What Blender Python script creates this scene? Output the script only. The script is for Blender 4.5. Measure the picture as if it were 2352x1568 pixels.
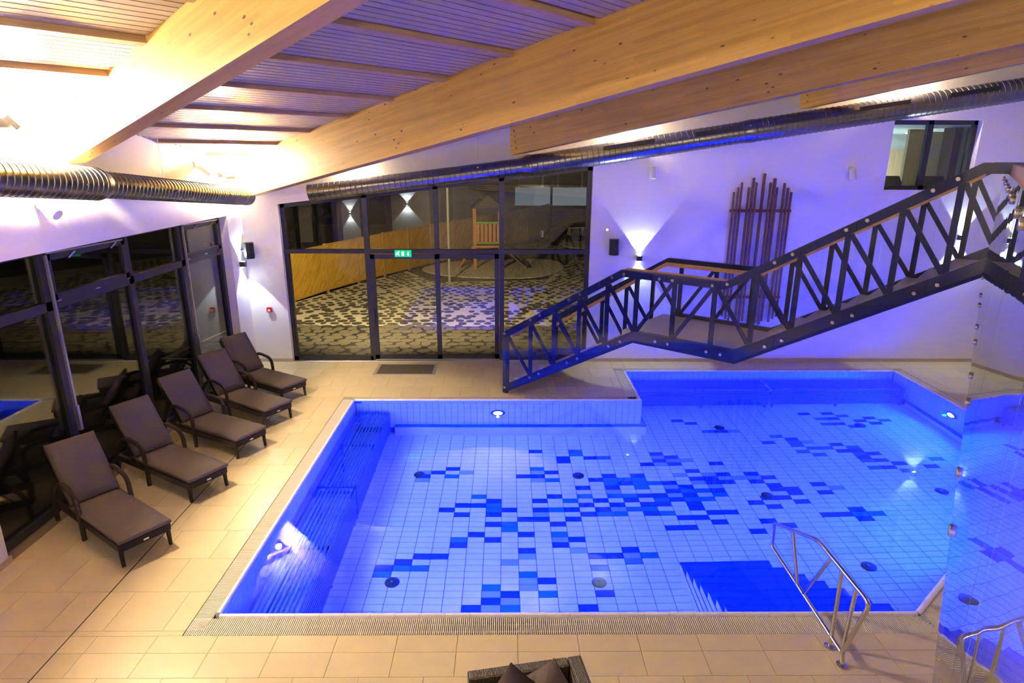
import bpy, bmesh, math, random
from mathutils import Vector, Matrix
random.seed(7)
for o in list(bpy.data.objects): bpy.data.objects.remove(o, do_unlink=True)
scene = bpy.context.scene
COL = scene.collection
R = math.radians
# ------------------------------------------------------------------ camera, world, exposure
FPX, PITCH, YAW, ROLL, EYE = 1435.1, R(16.3007), R(0.5699), R(0.1953), 4.5446
cam = bpy.data.cameras.new('camera'); camo = bpy.data.objects.new('camera', cam); COL.objects.link(camo)
cam.sensor_width = 36.0; cam.lens = FPX*36.0/2352.0; cam.clip_start = 0.02; cam.clip_end = 300
_f = Vector((math.sin(YAW)*math.cos(PITCH), math.cos(YAW)*math.cos(PITCH), -math.sin(PITCH)))
_r = Vector((math.cos(YAW), -math.sin(YAW), 0)); _u = _r.cross(_f)
_r, _u = math.cos(ROLL)*_r+math.sin(ROLL)*_u, -math.sin(ROLL)*_r+math.cos(ROLL)*_u
camo.matrix_world = Matrix(((_r.x,_u.x,-_f.x,0),(_r.y,_u.y,-_f.y,0),(_r.z,_u.z,-_f.z,EYE),(0,0,0,1)))
scene.camera = camo
def pray(px, py):
    return _r*((px-1176)/FPX)+_u*(-(py-784)/FPX)+_f
world = bpy.data.worlds.new('night'); scene.world = world; world.use_nodes = True
world.node_tree.nodes['Background'].inputs[0].default_value = (0.010, 0.013, 0.022, 1)
world.node_tree.nodes['Background'].inputs[1].default_value = 0.35
vs = scene.view_settings
vs.view_transform = 'Standard'; vs.look = 'None'; vs.gamma = 1.0; vs.exposure = 0.0; vs.use_curve_mapping = False
scene.cycles.max_bounces = 6; scene.cycles.diffuse_bounces = 3; scene.cycles.glossy_bounces = 2
scene.cycles.transmission_bounces = 3; scene.cycles.transparent_max_bounces = 10
scene.cycles.use_adaptive_sampling = True; scene.cycles.adaptive_threshold = 0.25; scene.cycles.adaptive_min_samples = 16
scene.cycles.light_sampling_threshold = 0.03
scene.cycles.sample_clamp_indirect = 40.0; scene.cycles.blur_glossy = 0.5
scene.cycles.use_denoising = True
# light tuning
FLOOD_W, FAR_W, UW_LEFT, UW_RIGHT, LAMP_W, YARD_W, BACK_FILL_W = 1650, 170, 1750, 1950, 115, 2300, 680
WARM = (1.0, 0.82, 0.55); COOL = (0.80, 0.93, 1.0)
UWL = (0.026, 0.0130, 1.0); UWR = (0.0, 0.0120, 1.0)
def light(kind, name, loc, watts, color, radius=0.05, direction=None, cone=120, blend=0.15, parent=None):
    l = bpy.data.lights.new(name, kind); l.energy = watts; l.color = color
    if kind in ('POINT', 'SPOT'): l.shadow_soft_size = radius
    if kind == 'SPOT': l.spot_size = R(cone); l.spot_blend = blend
    if kind == 'AREA': l.shape = 'DISK'; l.size = radius*2
    o = bpy.data.objects.new(name, l); COL.objects.link(o); o.location = loc
    if direction: o.rotation_euler = Vector(direction).to_track_quat('-Z', 'Y').to_euler()
    if parent:
        o.parent = parent; o.matrix_parent_inverse = parent.matrix_world.inverted()
    return o
# large lights of the room: strong warm floodlights on the left wall and behind the far duct
FLOODS = [((-5.42, 7.70, 4.98), FLOOD_W), ((-5.42, 13.00, 4.34), FLOOD_W*0.4)]
FLOODS.append(((-5.42, 1.9, 5.30), FLOOD_W*.28))  # unseen floodlight added as fill at the near end of the left wall
for p, w in FLOODS: light('POINT', 'floodlight_glow', p, w, WARM, 0.07)
for p in ((1.5,-2.25,5.0),(8.0,-2.25,5.6)): light('SPOT', 'floodlight_glow', p, BACK_FILL_W, WARM, 0.12, (0,1,-.05), 140, .6)  # fill floods added behind the camera to brighten beams and far wall
for p, w in (((-3.2, 13.79, 4.17), FAR_W*0.4), ((2.6, 13.79, 4.98), FAR_W*.8), ((8.2, 13.79, 5.86), FAR_W)):
    light('POINT', 'duct_uplight_glow', p, w, WARM, 0.03)
# underwater lamps
light('SPOT', 'underwater_glow', (-0.16, 11.22, -0.63), UW_LEFT, UWL, 0.025, (-.08,-1,-0.15), 124, 0.35)
light('SPOT', 'underwater_glow', (0.10, 5.60, -0.63), UW_LEFT, UWL, 0.025, (-.22,1,-0.15), 104, 0.4)
light('SPOT', 'underwater_glow', (8.52, 11.18, -0.62), UW_RIGHT, UWR, 0.025, (-1,0,-0.12), 165, 0.3)
light('SPOT', 'underwater_glow', (6.6, 7.60, -0.62), UW_RIGHT, UWR, 0.025, (-0.65,0.76,-0.12), 165, 0.3)
# yard lamp on the outside of the far wall
light('SPOT', 'yard_lamp_glow', (-3.5, 14.9, 4.6), YARD_W, (1.0, 0.78, 0.42), 0.08, (0.10,1,-0.42), 150, 0.4)

# ------------------------------------------------------------------ helpers
def tag(o, label=None, cat=None, group=None, kind=None):
    if label: o['label'] = label
    if cat: o['category'] = cat
    if group: o['group'] = group
    if kind: o['kind'] = kind
    return o
def link(name, mesh, mat=None, parent=None, loc=None):
    o = bpy.data.objects.new(name, mesh); COL.objects.link(o)
    if mat is not None and not mesh.materials: mesh.materials.append(mat)
    if loc is not None: o.location = loc
    if parent: o.parent = parent
    return o
def empty(name, loc=(0,0,0), rz=0, label=None, cat=None, group=None, kind=None):
    o = bpy.data.objects.new(name, None); COL.objects.link(o); o.location = loc; o.rotation_euler = (0,0,rz); o.empty_display_size = .1
    return tag(o, label, cat, group, kind)
class MB:
    def __init__(s): s.v = []; s.f = []; s.sm = False
    def add(s, vs, fs):
        b = len(s.v); s.v += [tuple(x) for x in vs]; s.f += [tuple(i+b for i in f) for f in fs]; return s
    def box(s, x0, x1, y0, y1, z0, z1):
        return s.add([(x0,y0,z0),(x1,y0,z0),(x1,y1,z0),(x0,y1,z0),(x0,y0,z1),(x1,y0,z1),(x1,y1,z1),(x0,y1,z1)],
            [(0,3,2,1),(4,5,6,7),(0,1,5,4),(1,2,6,5),(2,3,7,6),(3,0,4,7)])
    def bar(s, a, b, w, h, up=(0,0,1)):
        a, b = Vector(a), Vector(b); d = (b-a).normalized(); up = Vector(up)
        sd = d.cross(up)
        if sd.length < 1e-5: sd = d.cross(Vector((1,0,0)))
        sd.normalize(); un = sd.cross(d)
        p = [q+sd*sx*w/2+un*sz*h/2 for q in (a,b) for sx,sz in ((-1,-1),(1,-1),(1,1),(-1,1))]
        return s.add(p, [(0,1,2,3),(4,7,6,5),(0,4,5,1),(1,5,6,2),(2,6,7,3),(3,7,4,0)])
    def tube(s, pts, r, seg=10, cap=True, rr=None):
        pts = [Vector(p) for p in pts]; n = len(pts); s.sm = True
        d0 = (pts[1]-pts[0]).normalized(); up = Vector((0,0,1)) if abs(d0.z) < .9 else Vector((1,0,0))
        nx = d0.cross(up).normalized(); rings = []; b = len(s.v)
        for i, p in enumerate(pts):
            d = ((pts[min(i+1,n-1)]-p).normalized()+(p-pts[max(i-1,0)]).normalized())
            d = d.normalized() if d.length > 1e-6 else d0
            nx = (nx-d*nx.dot(d)).normalized(); ny = d.cross(nx)
            ri = rr[i] if rr else r
            for k in range(seg):
                a = 2*math.pi*k/seg; s.v.append(tuple(p+nx*math.cos(a)*ri+ny*math.sin(a)*ri))
        for i in range(n-1):
            for k in range(seg):
                k2 = (k+1) % seg
                s.f.append((b+i*seg+k, b+i*seg+k2, b+(i+1)*seg+k2, b+(i+1)*seg+k))
        if cap:
            s.f.append(tuple(b+k for k in range(seg))[::-1]); s.f.append(tuple(b+(n-1)*seg+k for k in range(seg)))
        return s
    def prism(s, poly, vec):
        vec = Vector(vec); n = len(poly); a = [Vector(p) for p in poly]
        return s.add(a+[p+vec for p in a], [tuple(range(n))[::-1], tuple(range(n,2*n))]+[(i,(i+1)%n,n+(i+1)%n,n+i) for i in range(n)])
    def lathe(s, prof, seg=20, c=(0,0,0), axis=(0,0,1)):
        q = Vector(axis).to_track_quat('Z','Y'); c = Vector(c); b = len(s.v); s.sm = True
        for (r,z) in prof:
            for k in range(seg):
                a = 2*math.pi*k/seg; s.v.append(tuple(c+q@Vector((r*math.cos(a), r*math.sin(a), z))))
        for i in range(len(prof)-1):
            for k in range(seg):
                k2 = (k+1)%seg; s.f.append((b+i*seg+k, b+i*seg+k2, b+(i+1)*seg+k2, b+(i+1)*seg+k))
        s.f.append(tuple(b+k for k in range(seg))[::-1]); s.f.append(tuple(b+(len(prof)-1)*seg+k for k in range(seg)))
        return s
    def mesh(s, name, smooth=None, bevel=0):
        m = bpy.data.meshes.new(name); m.from_pydata(s.v, [], s.f)
        bm = bmesh.new(); bm.from_mesh(m); bmesh.ops.recalc_face_normals(bm, faces=bm.faces)
        if bevel: bmesh.ops.bevel(bm, geom=list(bm.edges), offset=bevel, segments=2, affect='EDGES', profile=.6)
        bm.to_mesh(m); bm.free()
        if (s.sm if smooth is None else smooth):
            for p in m.polygons: p.use_smooth = True
            try: m.set_sharp_from_angle(angle=R(38))
            except Exception: pass
        return m
    def build(s, name, mat, parent=None, smooth=None, bevel=0, loc=None):
        return link(name, s.mesh(name, smooth, bevel), mat, parent, loc)
def arc(pts, n=6, frac=.5):
    """round the inner corners of a polyline"""
    P = [Vector(p) for p in pts]; out = [P[0]]
    for i in range(1, len(P)-1):
        a, b, c = P[i-1], P[i], P[i+1]; l = min((a-b).length, (c-b).length)*frac
        p, q = b+(a-b).normalized()*l, b+(c-b).normalized()*l
        for k in range(n+1):
            t = k/n; out.append((1-t)**2*p+2*t*(1-t)*b+t*t*q)
    return out+[P[-1]]
# ------------------------------------------------------------------ materials
def mat(name, color=(.8,.8,.8), rough=.5, metal=0, spec=.5, emit=None, estr=0, var=0, vscale=4, bump=0, bscale=30, trans=0, ior=1.45, coat=0, sheen=0):
    m = bpy.data.materials.new(name); m.use_nodes = True; nt = m.node_tree; b = nt.nodes['Principled BSDF']
    b.inputs['Base Color'].default_value = (*color,1); b.inputs['Roughness'].default_value = rough; b.inputs['Metallic'].default_value = metal
    b.inputs['Specular IOR Level'].default_value = spec; b.inputs['IOR'].default_value = ior
    b.inputs['Transmission Weight'].default_value = trans; b.inputs['Coat Weight'].default_value = coat
    if emit: b.inputs['Emission Color'].default_value = (*emit,1); b.inputs['Emission Strength'].default_value = estr
    N = nt.nodes.new; L = nt.links.new
    if var or bump:
        tc = N('ShaderNodeTexCoord')
    if var:
        n = N('ShaderNodeTexNoise'); n.inputs['Scale'].default_value = vscale; n.inputs['Detail'].default_value = 5; L(tc.outputs['Object'], n.inputs['Vector'])
        r = N('ShaderNodeMapRange'); r.inputs['To Min'].default_value = 1-var; r.inputs['To Max'].default_value = 1+var; L(n.outputs['Fac'], r.inputs['Value'])
        hv = N('ShaderNodeHueSaturation'); hv.inputs['Color'].default_value = (*color,1); L(r.outputs[0], hv.inputs['Value']); L(hv.outputs[0], b.inputs['Base Color'])
        if var >= .05:
            oi = N('ShaderNodeObjectInfo'); r2 = N('ShaderNodeMapRange'); r2.inputs['To Min'].default_value = 1-var*.6; r2.inputs['To Max'].default_value = 1+var*.6
            L(oi.outputs['Random'], r2.inputs['Value']); mm = N('ShaderNodeMath'); mm.operation = 'MULTIPLY'; L(r.outputs[0], mm.inputs[0]); L(r2.outputs[0], mm.inputs[1]); L(mm.outputs[0], hv.inputs['Value'])
    if bump:
        n2 = N('ShaderNodeTexNoise'); n2.inputs['Scale'].default_value = bscale; n2.inputs['Detail'].default_value = 4; L(tc.outputs['Object'], n2.inputs['Vector'])
        bp = N('ShaderNodeBump'); bp.inputs['Strength'].default_value = bump; bp.inputs['Distance'].default_value = .01; L(n2.outputs['Fac'], bp.inputs['Height']); L(bp.outputs[0], b.inputs['Normal'])
    return m
def wood(name, c1, c2, knots=True, rough=.5, scale=(1.2,14,14), knot_col=(.10,.04,.015), lam=0, coat=0):
    """grain runs along local X"""
    m = bpy.data.materials.new(name); m.use_nodes = True; nt = m.node_tree; b = nt.nodes['Principled BSDF']; N = nt.nodes.new; L = nt.links.new
    b.inputs['Roughness'].default_value = rough; b.inputs['Coat Weight'].default_value = coat; b.inputs['Coat Roughness'].default_value = .25
    tc = N('ShaderNodeTexCoord'); mp = N('ShaderNodeMapping'); mp.inputs['Scale'].default_value = scale; L(tc.outputs['Object'], mp.inputs['Vector'])
    oi = N('ShaderNodeObjectInfo'); ad = N('ShaderNodeVectorMath'); ad.operation = 'ADD'; cb = N('ShaderNodeCombineXYZ'); mu = N('ShaderNodeMath'); mu.operation = 'MULTIPLY'; mu.inputs[1].default_value = 37
    L(oi.outputs['Random'], mu.inputs[0]); L(mu.outputs[0], cb.inputs[0]); L(mu.outputs[0], cb.inputs[2]); L(mp.outputs[0], ad.inputs[0]); L(cb.outputs[0], ad.inputs[1])
    n = N('ShaderNodeTexNoise'); n.inputs['Scale'].default_value = 1.0; n.inputs['Detail'].default_value = 6; n.inputs['Distortion'].default_value = .6; L(ad.outputs[0], n.inputs['Vector'])
    cr = N('ShaderNodeValToRGB'); cr.color_ramp.elements[0].position = .32; cr.color_ramp.elements[0].color = (*c2,1); cr.color_ramp.elements[1].position = .62; cr.color_ramp.elements[1].color = (*c1,1)
    L(n.outputs['Fac'], cr.inputs[0]); col = cr.outputs[0]
    if lam:   # laminations: faint boards of length ~1.5 m and height lam
        br = N('ShaderNodeTexBrick'); br.inputs['Scale'].default_value = 1; br.inputs['Brick Width'].default_value = 1.6; br.inputs['Row Height'].default_value = lam; br.inputs['Mortar Size'].default_value = .0012
        br.inputs['Color1'].default_value = (1,1,1,1); br.inputs['Color2'].default_value = (.84,.82,.80,1); br.inputs['Mortar'].default_value = (.78,.74,.7,1)
        sw = N('ShaderNodeSeparateXYZ'); cw = N('ShaderNodeCombineXYZ'); L(tc.outputs['Object'], sw.inputs[0]); L(sw.outputs[0], cw.inputs[0]); L(sw.outputs[2], cw.inputs[1]); L(cw.outputs[0], br.inputs['Vector'])
        mx = N('ShaderNodeMix'); mx.data_type = 'RGBA'; mx.blend_type = 'MULTIPLY'; mx.inputs[0].default_value = 1; L(col, mx.inputs[6]); L(br.outputs[0], mx.inputs[7]); col = mx.outputs[2]
    if knots:
        mp2 = N('ShaderNodeMapping'); mp2.inputs['Scale'].default_value = (3.6,8.5,8.5); L(tc.outputs['Object'], mp2.inputs['Vector'])
        vo = N('ShaderNodeTexVoronoi'); vo.inputs['Scale'].default_value = 1.0; L(mp2.outputs[0], vo.inputs['Vector'])
        kr = N('ShaderNodeValToRGB'); kr.color_ramp.elements[0].position = .075; kr.color_ramp.elements[0].color = (1,1,1,1); kr.color_ramp.elements[1].position = .125; kr.color_ramp.elements[1].color = (0,0,0,1)
        L(vo.outputs['Distance'], kr.inputs[0])
        mx = N('ShaderNodeMix'); mx.data_type = 'RGBA'; L(kr.outputs[0], mx.inputs[0]); L(col, mx.inputs[6]); mx.inputs[7].default_value = (*knot_col,1); col = mx.outputs[2]
    L(col, b.inputs['Base Color'])
    return m
def glass(name, f0=.04, tint=(1,1,1), wavy=0, wscale=2.0):
    m = bpy.data.materials.new(name); m.use_nodes = True; nt = m.node_tree; nt.nodes.remove(nt.nodes['Principled BSDF']); N = nt.nodes.new; L = nt.links.new
    out = nt.nodes['Material Output']; lw = N('ShaderNodeLayerWeight'); lw.inputs[0].default_value = .5
    pw = N('ShaderNodeMath'); pw.operation = 'POWER'; pw.inputs[1].default_value = 5; L(lw.outputs['Facing'], pw.inputs[0])
    ma = N('ShaderNodeMath'); ma.operation = 'MULTIPLY_ADD'; ma.inputs[1].default_value = 1-f0; ma.inputs[2].default_value = f0; L(pw.outputs[0], ma.inputs[0])
    t = N('ShaderNodeBsdfTransparent'); t.inputs[0].default_value = (*tint,1); g = N('ShaderNodeBsdfGlossy'); g.inputs['Roughness'].default_value = 0.0
    if wavy:
        tc = N('ShaderNodeTexCoord'); n = N('ShaderNodeTexNoise'); n.inputs['Scale'].default_value = wscale; n.inputs['Detail'].default_value = 1; L(tc.outputs['Object'], n.inputs['Vector'])
        bp = N('ShaderNodeBump'); bp.inputs['Strength'].default_value = 1; bp.inputs['Distance'].default_value = wavy; L(n.outputs['Fac'], bp.inputs['Height']); L(bp.outputs[0], g.inputs['Normal'])
    mx = N('ShaderNodeMixShader'); L(ma.outputs[0], mx.inputs[0]); L(t.outputs[0], mx.inputs[1]); L(g.outputs[0], mx.inputs[2]); L(mx.outputs[0], out.inputs[0])
    return m
def wicker(name, c):
    m = mat(name, c, .45, var=.25, vscale=60); nt = m.node_tree; N = nt.nodes.new; L = nt.links.new; b = nt.nodes['Principled BSDF']
    tc = N('ShaderNodeTexCoord'); w1 = N('ShaderNodeTexWave'); w1.inputs['Scale'].default_value = 28; w1.bands_direction = 'X'; w2 = N('ShaderNodeTexWave'); w2.inputs['Scale'].default_value = 40; w2.bands_direction = 'Z'
    L(tc.outputs['Object'], w1.inputs[0]); L(tc.outputs['Object'], w2.inputs[0]); mm = N('ShaderNodeMath'); mm.operation = 'MULTIPLY'; L(w1.outputs['Fac'], mm.inputs[0]); L(w2.outputs['Fac'], mm.inputs[1])
    bp = N('ShaderNodeBump'); bp.inputs['Strength'].default_value = .8; bp.inputs['Distance'].default_value = .012; L(mm.outputs[0], bp.inputs['Height']); L(bp.outputs[0], b.inputs['Normal'])
    return m
M = {}
M['deck'] = mat('deck_tile', (.585,.475,.275), .28, var=.09, vscale=3.0, bump=.05, bscale=60)
M['grout'] = mat('grout', (.22,.17,.12), .8)
M['skirt'] = mat('skirting_stone', (.52,.42,.31), .4, var=.06)
M['plaster'] = mat('white_plaster', (.80,.765,.74), .75, bump=.25, bscale=55)
M['pw'] = mat('pool_tile_white', (.82,.83,.86), .25)
M['pd'] = mat('pool_tile_dark_blue', (.004,.055,.72), .25)
M['pm'] = mat('pool_tile_mid_blue', (.010,.19,.92), .25)
M['pl'] = mat('pool_tile_light_blue', (.27,.42,.86), .25)
M['pgrout'] = mat('pool_grout', (.01,.06,.34), .7)
M['lip'] = mat('overflow_lip', (.76,.72,.74), .3)
M['pd2'] = mat('step_tile_blue', (.004,.075,.78), .3)
M['inoxd'] = mat('inlet_metal', (.02,.05,.07), .4, .3)
M['grate'] = mat('grating_plastic', (.62,.55,.45), .5)
M['matframe'] = mat('mat_frame_metal', (.42,.40,.36), .35, .3)
M['matmesh'] = mat('mat_mesh_metal', (.20,.165,.12), .5, .3)
M['trough'] = mat('gutter_channel', (.035,.025,.018), .8)
M['beam'] = wood('glulam', (.74,.46,.105), (.62,.36,.065), True, .55, (.9,10,16), lam=.04)
M['slat'] = wood('ceiling_slat', (.36,.305,.32), (.28,.23,.235), False, .30, (2,25,25), coat=.35)
M['purlin'] = wood('ceiling_purlin', (.46,.31,.20), (.36,.23,.14), False, .45, (2,25,25))
M['void'] = mat('ceiling_felt', (.02,.015,.012), .9)
M['duct'] = mat('galvanised_duct', (.24,.24,.25), .30, 1.0)
M['ductdark'] = mat('duct_slot', (.02,.02,.02), .5)
M['steel'] = mat('anthracite_steel', (.008,.014,.068), .40, spec=.26)
M['inox'] = mat('stainless_steel', (.62,.60,.57), .22, 1.0)
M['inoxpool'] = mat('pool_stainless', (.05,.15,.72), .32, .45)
M['frame'] = mat('anthracite_frame', (.035,.036,.042), .35)
M['alu'] = mat('aluminium', (.55,.55,.58), .35, .9)
M['glass'] = glass('window_glass', .052, (.93,.95,.94))
M['lglass'] = glass('window_glass_left', .10, (.90,.92,.91))
M['sglass'] = glass('balustrade_glass', .03, (.95,.97,.97))
M['gglass'] = glass('guard_glass', .04, (.95,.97,.97), wavy=.0007, wscale=3.0)
M['handrail'] = wood('oak_handrail', (.58,.30,.10), (.46,.22,.07), False, .35, (2,30,30), coat=.3)
M['tread'] = mat('stair_stone', (.60,.50,.40), .4, var=.05)
M['wick'] = wicker('dark_wicker', (.032,.022,.016))
M['wick2'] = wicker('grey_brown_wicker', (.075,.052,.035))
M['cush'] = mat('taupe_cushion', (.105,.081,.066), .9, var=.04, vscale=8, bump=.15, bscale=300)
M['pil'] = mat('grey_pillow', (.105,.078,.072), .9, bump=.15, bscale=200)
M['black'] = mat('black_plastic', (.015,.016,.018), .4)
M['white'] = mat('white_metal', (.78,.76,.72), .4)
M['red'] = mat('red_plastic', (.55,.01,.01), .4)
M['green'] = mat('exit_green', (.0,.25,.10), .4, emit=(.0,.62,.22), estr=.9)
M['signw'] = mat('exit_white', (.9,.9,.9), .4, emit=(.8,1,.85), estr=1.2)
M['lampface'] = mat('lamp_lens', (1,1,1), .3, emit=COOL, estr=18)
M['floodface'] = mat('flood_lens', (1,1,1), .3, emit=WARM, estr=40)
M['uwface'] = mat('underwater_lens', (.3,.3,.3), .3, emit=(1,1,1.0), estr=12)
M['stick'] = wood('dark_stick', (.22,.09,.05), (.11,.042,.024), False, .5, (4,60,60))
M['fence'] = wood('fence_board', (.70,.42,.05), (.44,.23,.02), True, .6, (1.6,18,18))
M['fencepost'] = mat('fence_frame', (.50,.30,.08), .6, var=.1)
M['towerwood'] = mat('tower_wood', (.60,.25,.05), .55, var=.1)
M['limegreen'] = mat('lime_green', (.24,.42,.02), .4)
M['snow'] = mat('snowy_joints', (.55,.49,.37), .8, var=.12, vscale=6, bump=.2)
M['stone'] = mat('paving_stone', (.075,.065,.050), .75, var=.2, vscale=5)
M['paver'] = mat('irregular_paver', (.17,.145,.105), .75, var=.15, vscale=5)
M['grass'] = mat('winter_grass', (.045,.060,.018), .9, var=.4, vscale=12)
M['pad'] = mat('fall_protection_pad', (.62,.56,.42), .85, var=.06, vscale=3)
M['soil'] = mat('dark_ground', (.03,.028,.022), .9, var=.2)
M['bwall'] = mat('neighbour_plaster', (.34,.31,.29), .8)
M['bdark'] = mat('neighbour_dark_cladding', (.035,.028,.022), .7, var=.3)
M['bglass'] = mat('neighbour_glass', (.02,.022,.025), .15)
M['balc'] = mat('balcony_white_glow', (.55,.62,.68), .5, emit=(.35,.45,.55), estr=.28)  # panels emit a faint glow in place of light falling on them
M['pole'] = mat('lamp_post', (.42,.40,.30), .5)
M['oak'] = wood('oak_panel', (.62,.47,.29), (.52,.38,.22), False, .45, (20,20,1.5))
M['curtain'] = mat('curtain', (.70,.62,.46), .9, var=.06)
M['darkwood'] = mat('dark_brown_panel', (.12,.07,.045), .6, var=.3, vscale=10)
M['stonegrey'] = mat('grey_stone', (.28,.32,.31), .8, var=.2)
M['roomwhite'] = mat('office_white', (.72,.80,.82), .7)
M['downlight'] = mat('downlight', (1,1,1), .5, emit=(1,1,1), estr=6)
M['chairblack'] = mat('office_chair', (.03,.04,.05), .45)
# water: real refraction
wm = bpy.data.materials.new('pool_water'); wm.use_nodes = True; _nt = wm.node_tree; _nt.nodes.remove(_nt.nodes['Principled BSDF'])
_g = _nt.nodes.new('ShaderNodeBsdfGlass'); _g.inputs['IOR'].default_value = 1.333; _g.inputs['Color'].default_value = (.60,.90,1.0,1); _g.inputs['Roughness'].default_value = 0
_tc = _nt.nodes.new('ShaderNodeTexCoord'); _n = _nt.nodes.new('ShaderNodeTexNoise'); _n.inputs['Scale'].default_value = 2.2; _n.inputs['Detail'].default_value = 2
_bp = _nt.nodes.new('ShaderNodeBump'); _bp.inputs['Strength'].default_value = 1; _bp.inputs['Distance'].default_value = .0012
_nt.links.new(_tc.outputs['Object'], _n.inputs['Vector']); _nt.links.new(_n.outputs['Fac'], _bp.inputs['Height']); _nt.links.new(_bp.outputs[0], _g.inputs['Normal'])
_nt.links.new(_g.outputs[0], _nt.nodes['Material Output'].inputs[0]); M['water'] = wm

# ------------------------------------------------------------------ room shell
XL, YF, XR, YB, ZT = -5.79, 13.88, 13.0, -2.6, 8.2
PX0, PX1, PX2, PY0, PY1, PY2 = -2.957, 2.665, 8.676, 5.46, 11.42, 13.165
CUTA, CUTB = (4.29, 5.46), (8.676, 9.13)
DEPTH = 1.6
def quadwall(m, pts, t):      # pts: list of 3D polygon points, extruded by t
    m.prism(pts, t)
# far wall with its two openings
HEADL, HEADR = 3.58, 4.40
m = MB()
def fw(poly): m.prism([(x, YF, z) for x, z in poly], (0, .30, 0))
fw([(XL-.4,-.3),(-4.96,-.3),(-4.96,ZT),(XL-.4,ZT)])
fw([(-4.96,HEADL),(1.87,HEADR),(1.87,ZT),(-4.96,ZT)])
fw([(1.87,-.3),(8.2,-.3),(8.2,ZT),(1.87,ZT)])
fw([(8.2,-.3),(10.08,-.3),(10.08,3.92),(8.2,3.92)]); fw([(8.2,5.36),(10.08,5.36),(10.08,ZT),(8.2,ZT)])
fw([(10.08,-.3),(XR+.3,-.3),(XR+.3,ZT),(10.08,ZT)])
fw([(-4.96,-.3),(1.87,-.3),(1.87,-.02),(-4.96,-.02)])
tag(m.build('wall_far', M['plaster']), 'white plastered far wall behind the staircase', 'wall', kind='structure')
m = MB()
def lw(y0,y1,z0,z1): m.box(XL-.30, XL, y0, y1, z0, z1)
lw(YB,6.33,-.3,ZT); lw(6.33,13.21,3.39,ZT); lw(13.21,YF,-.3,ZT); lw(6.33,13.21,-.3,-.02)
tag(m.build('wall_left', M['plaster']), 'white plastered left wall above the row of loungers', 'wall', kind='structure')
m = MB(); m.box(XR, XR+.3, YB, YF, -.3, ZT)
tag(m.build('wall_right', M['plaster']), 'plain right end wall beyond the gallery', 'wall', kind='structure')
m = MB(); m.box(XL-.3, XR+.3, YB-.3, YB, -.3, ZT)
tag(m.build('wall_back', M['plaster']), 'plain back wall opposite the garden window', 'wall', kind='structure')
m = MB(); m.box(-5.775, -4.96, YF-.018, YF, 0, .075)
tag(m.build('baseboard_far', M['skirt']), 'stone skirting left of the garden window', 'skirting', kind='structure')
m = MB(); m.box(1.87, XR, YF-.018, YF, 0, .085)
tag(m.build('baseboard_far', M['skirt']), 'long stone skirting behind the staircase', 'skirting', kind='structure')
m = MB(); m.box(XL, XL+.018, YB, 6.36, 0, .085)
tag(m.build('baseboard_left', M['skirt']), 'stone skirting at the near end of the left wall', 'skirting', kind='structure')

# deck floor: base slab plus single tiles
fl = MB(); G0 = -.014
fl.box(XL-.2, XR, YB, 5.10, -.25, G0); fl.box(XL-.2, PX0-.28, 5.10, YF, -.25, G0)
fl.box(PX0-.28, PX1-.28, PY1+.24, YF, -.25, G0); fl.box(PX1-.28, XR, PY2+.24, YF, -.25, G0); fl.box(PX2+.26, XR, 5.10, PY2+.24, -.25, G0)
fl.prism([(4.25,5.10,-.25),(PX2+.26,5.10,-.25),(PX2+.26,9.025,-.25)], (0,0,.25+G0))
floor = fl.build('floor', M['grout']); tag(floor, 'beige stone tile deck around the pool', 'floor', kind='structure')
tile_cache = {}
def boxmesh(sx, sy, sz, bev=0):
    k = (round(sx,3), round(sy,3), round(sz,3), bev)
    if k not in tile_cache:
        tile_cache[k] = MB().box(-sx/2,sx/2,-sy/2,sy/2,-sz,0).mesh('slab_piece', False, bev)
    return tile_cache[k]
TILES = []
def rows(x0, x1, ys, w, offs, joint=.004):
    for i in range(len(ys)-1):
        ya, yb = ys[i], ys[i+1]; off = offs(i); k0 = math.floor((x0-off)/w)
        x = off+k0*w
        while x < x1-.01:
            a, b = max(x, x0), min(x+w, x1)
            if b-a > .03: TILES.append((a+joint/2, b-joint/2, ya+joint/2, yb-joint/2))
            x += w
rows(XL, PX0-.25, [5.15+.07, 5.81, 6.40, 6.98, 7.57, 8.15, 8.75, 9.33, 9.92, 10.5, 11.09, 11.62], .593, lambda i: -3.44-.14*(i%2)-.07*((i*5)%3))
rows(XL, 8.6, [4.04, 4.625, 4.925, 5.15], .593, lambda i: -1.07 if i else -.75)
rows(XL, PX0-.25, [5.15, 5.22], 4, lambda i: XL)
rows(XL, PX1-.25, [11.62, 12.2, 12.79, 13.37, YF-.01], .593, lambda i: -3.3+.21*i)
rows(PX1-.25, 11.5, [13.37, YF-.01], .593, lambda i: 2.7)
rows(PX2+.25, 11.5, [10.3, 10.9, 11.5, 12.1, 12.75, 13.37], .593, lambda i: 9.0+.2*(i%2))
TILES.sort(key=lambda t: (t[2]+t[3])/2)
for a,b,c,d in TILES[:300]:
    o = link('floor_tile', boxmesh(b-a, d-c, .0135), M['deck'], floor, ((a+b)/2, (c+d)/2, 0))
st = MB()
for a,b,c,d in TILES[300:]: st.box(a,b,c,d,-.0135,0)
st.box(XL, XR, YB, 4.036, -.0135, 0); st.box(8.61, XR, 4.044, 5.1, -.0135, 0); st.box(PX2+.26, XR, 5.1, 10.3, -.0135, 0)
st.prism([(4.26,5.154,-.0135),(PX2+.256,5.154,-.0135),(PX2+.256,9.02,-.0135)], (0,0,.0135))
tag(st.build('floor_tile_rest', M['deck'], floor), kind='stuff')
jt = MB(); jt.box(-4.312, -4.300, YB, 11.62, -.01, .0012)
jt.build('expansion_joint', M['black'], floor)

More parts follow.
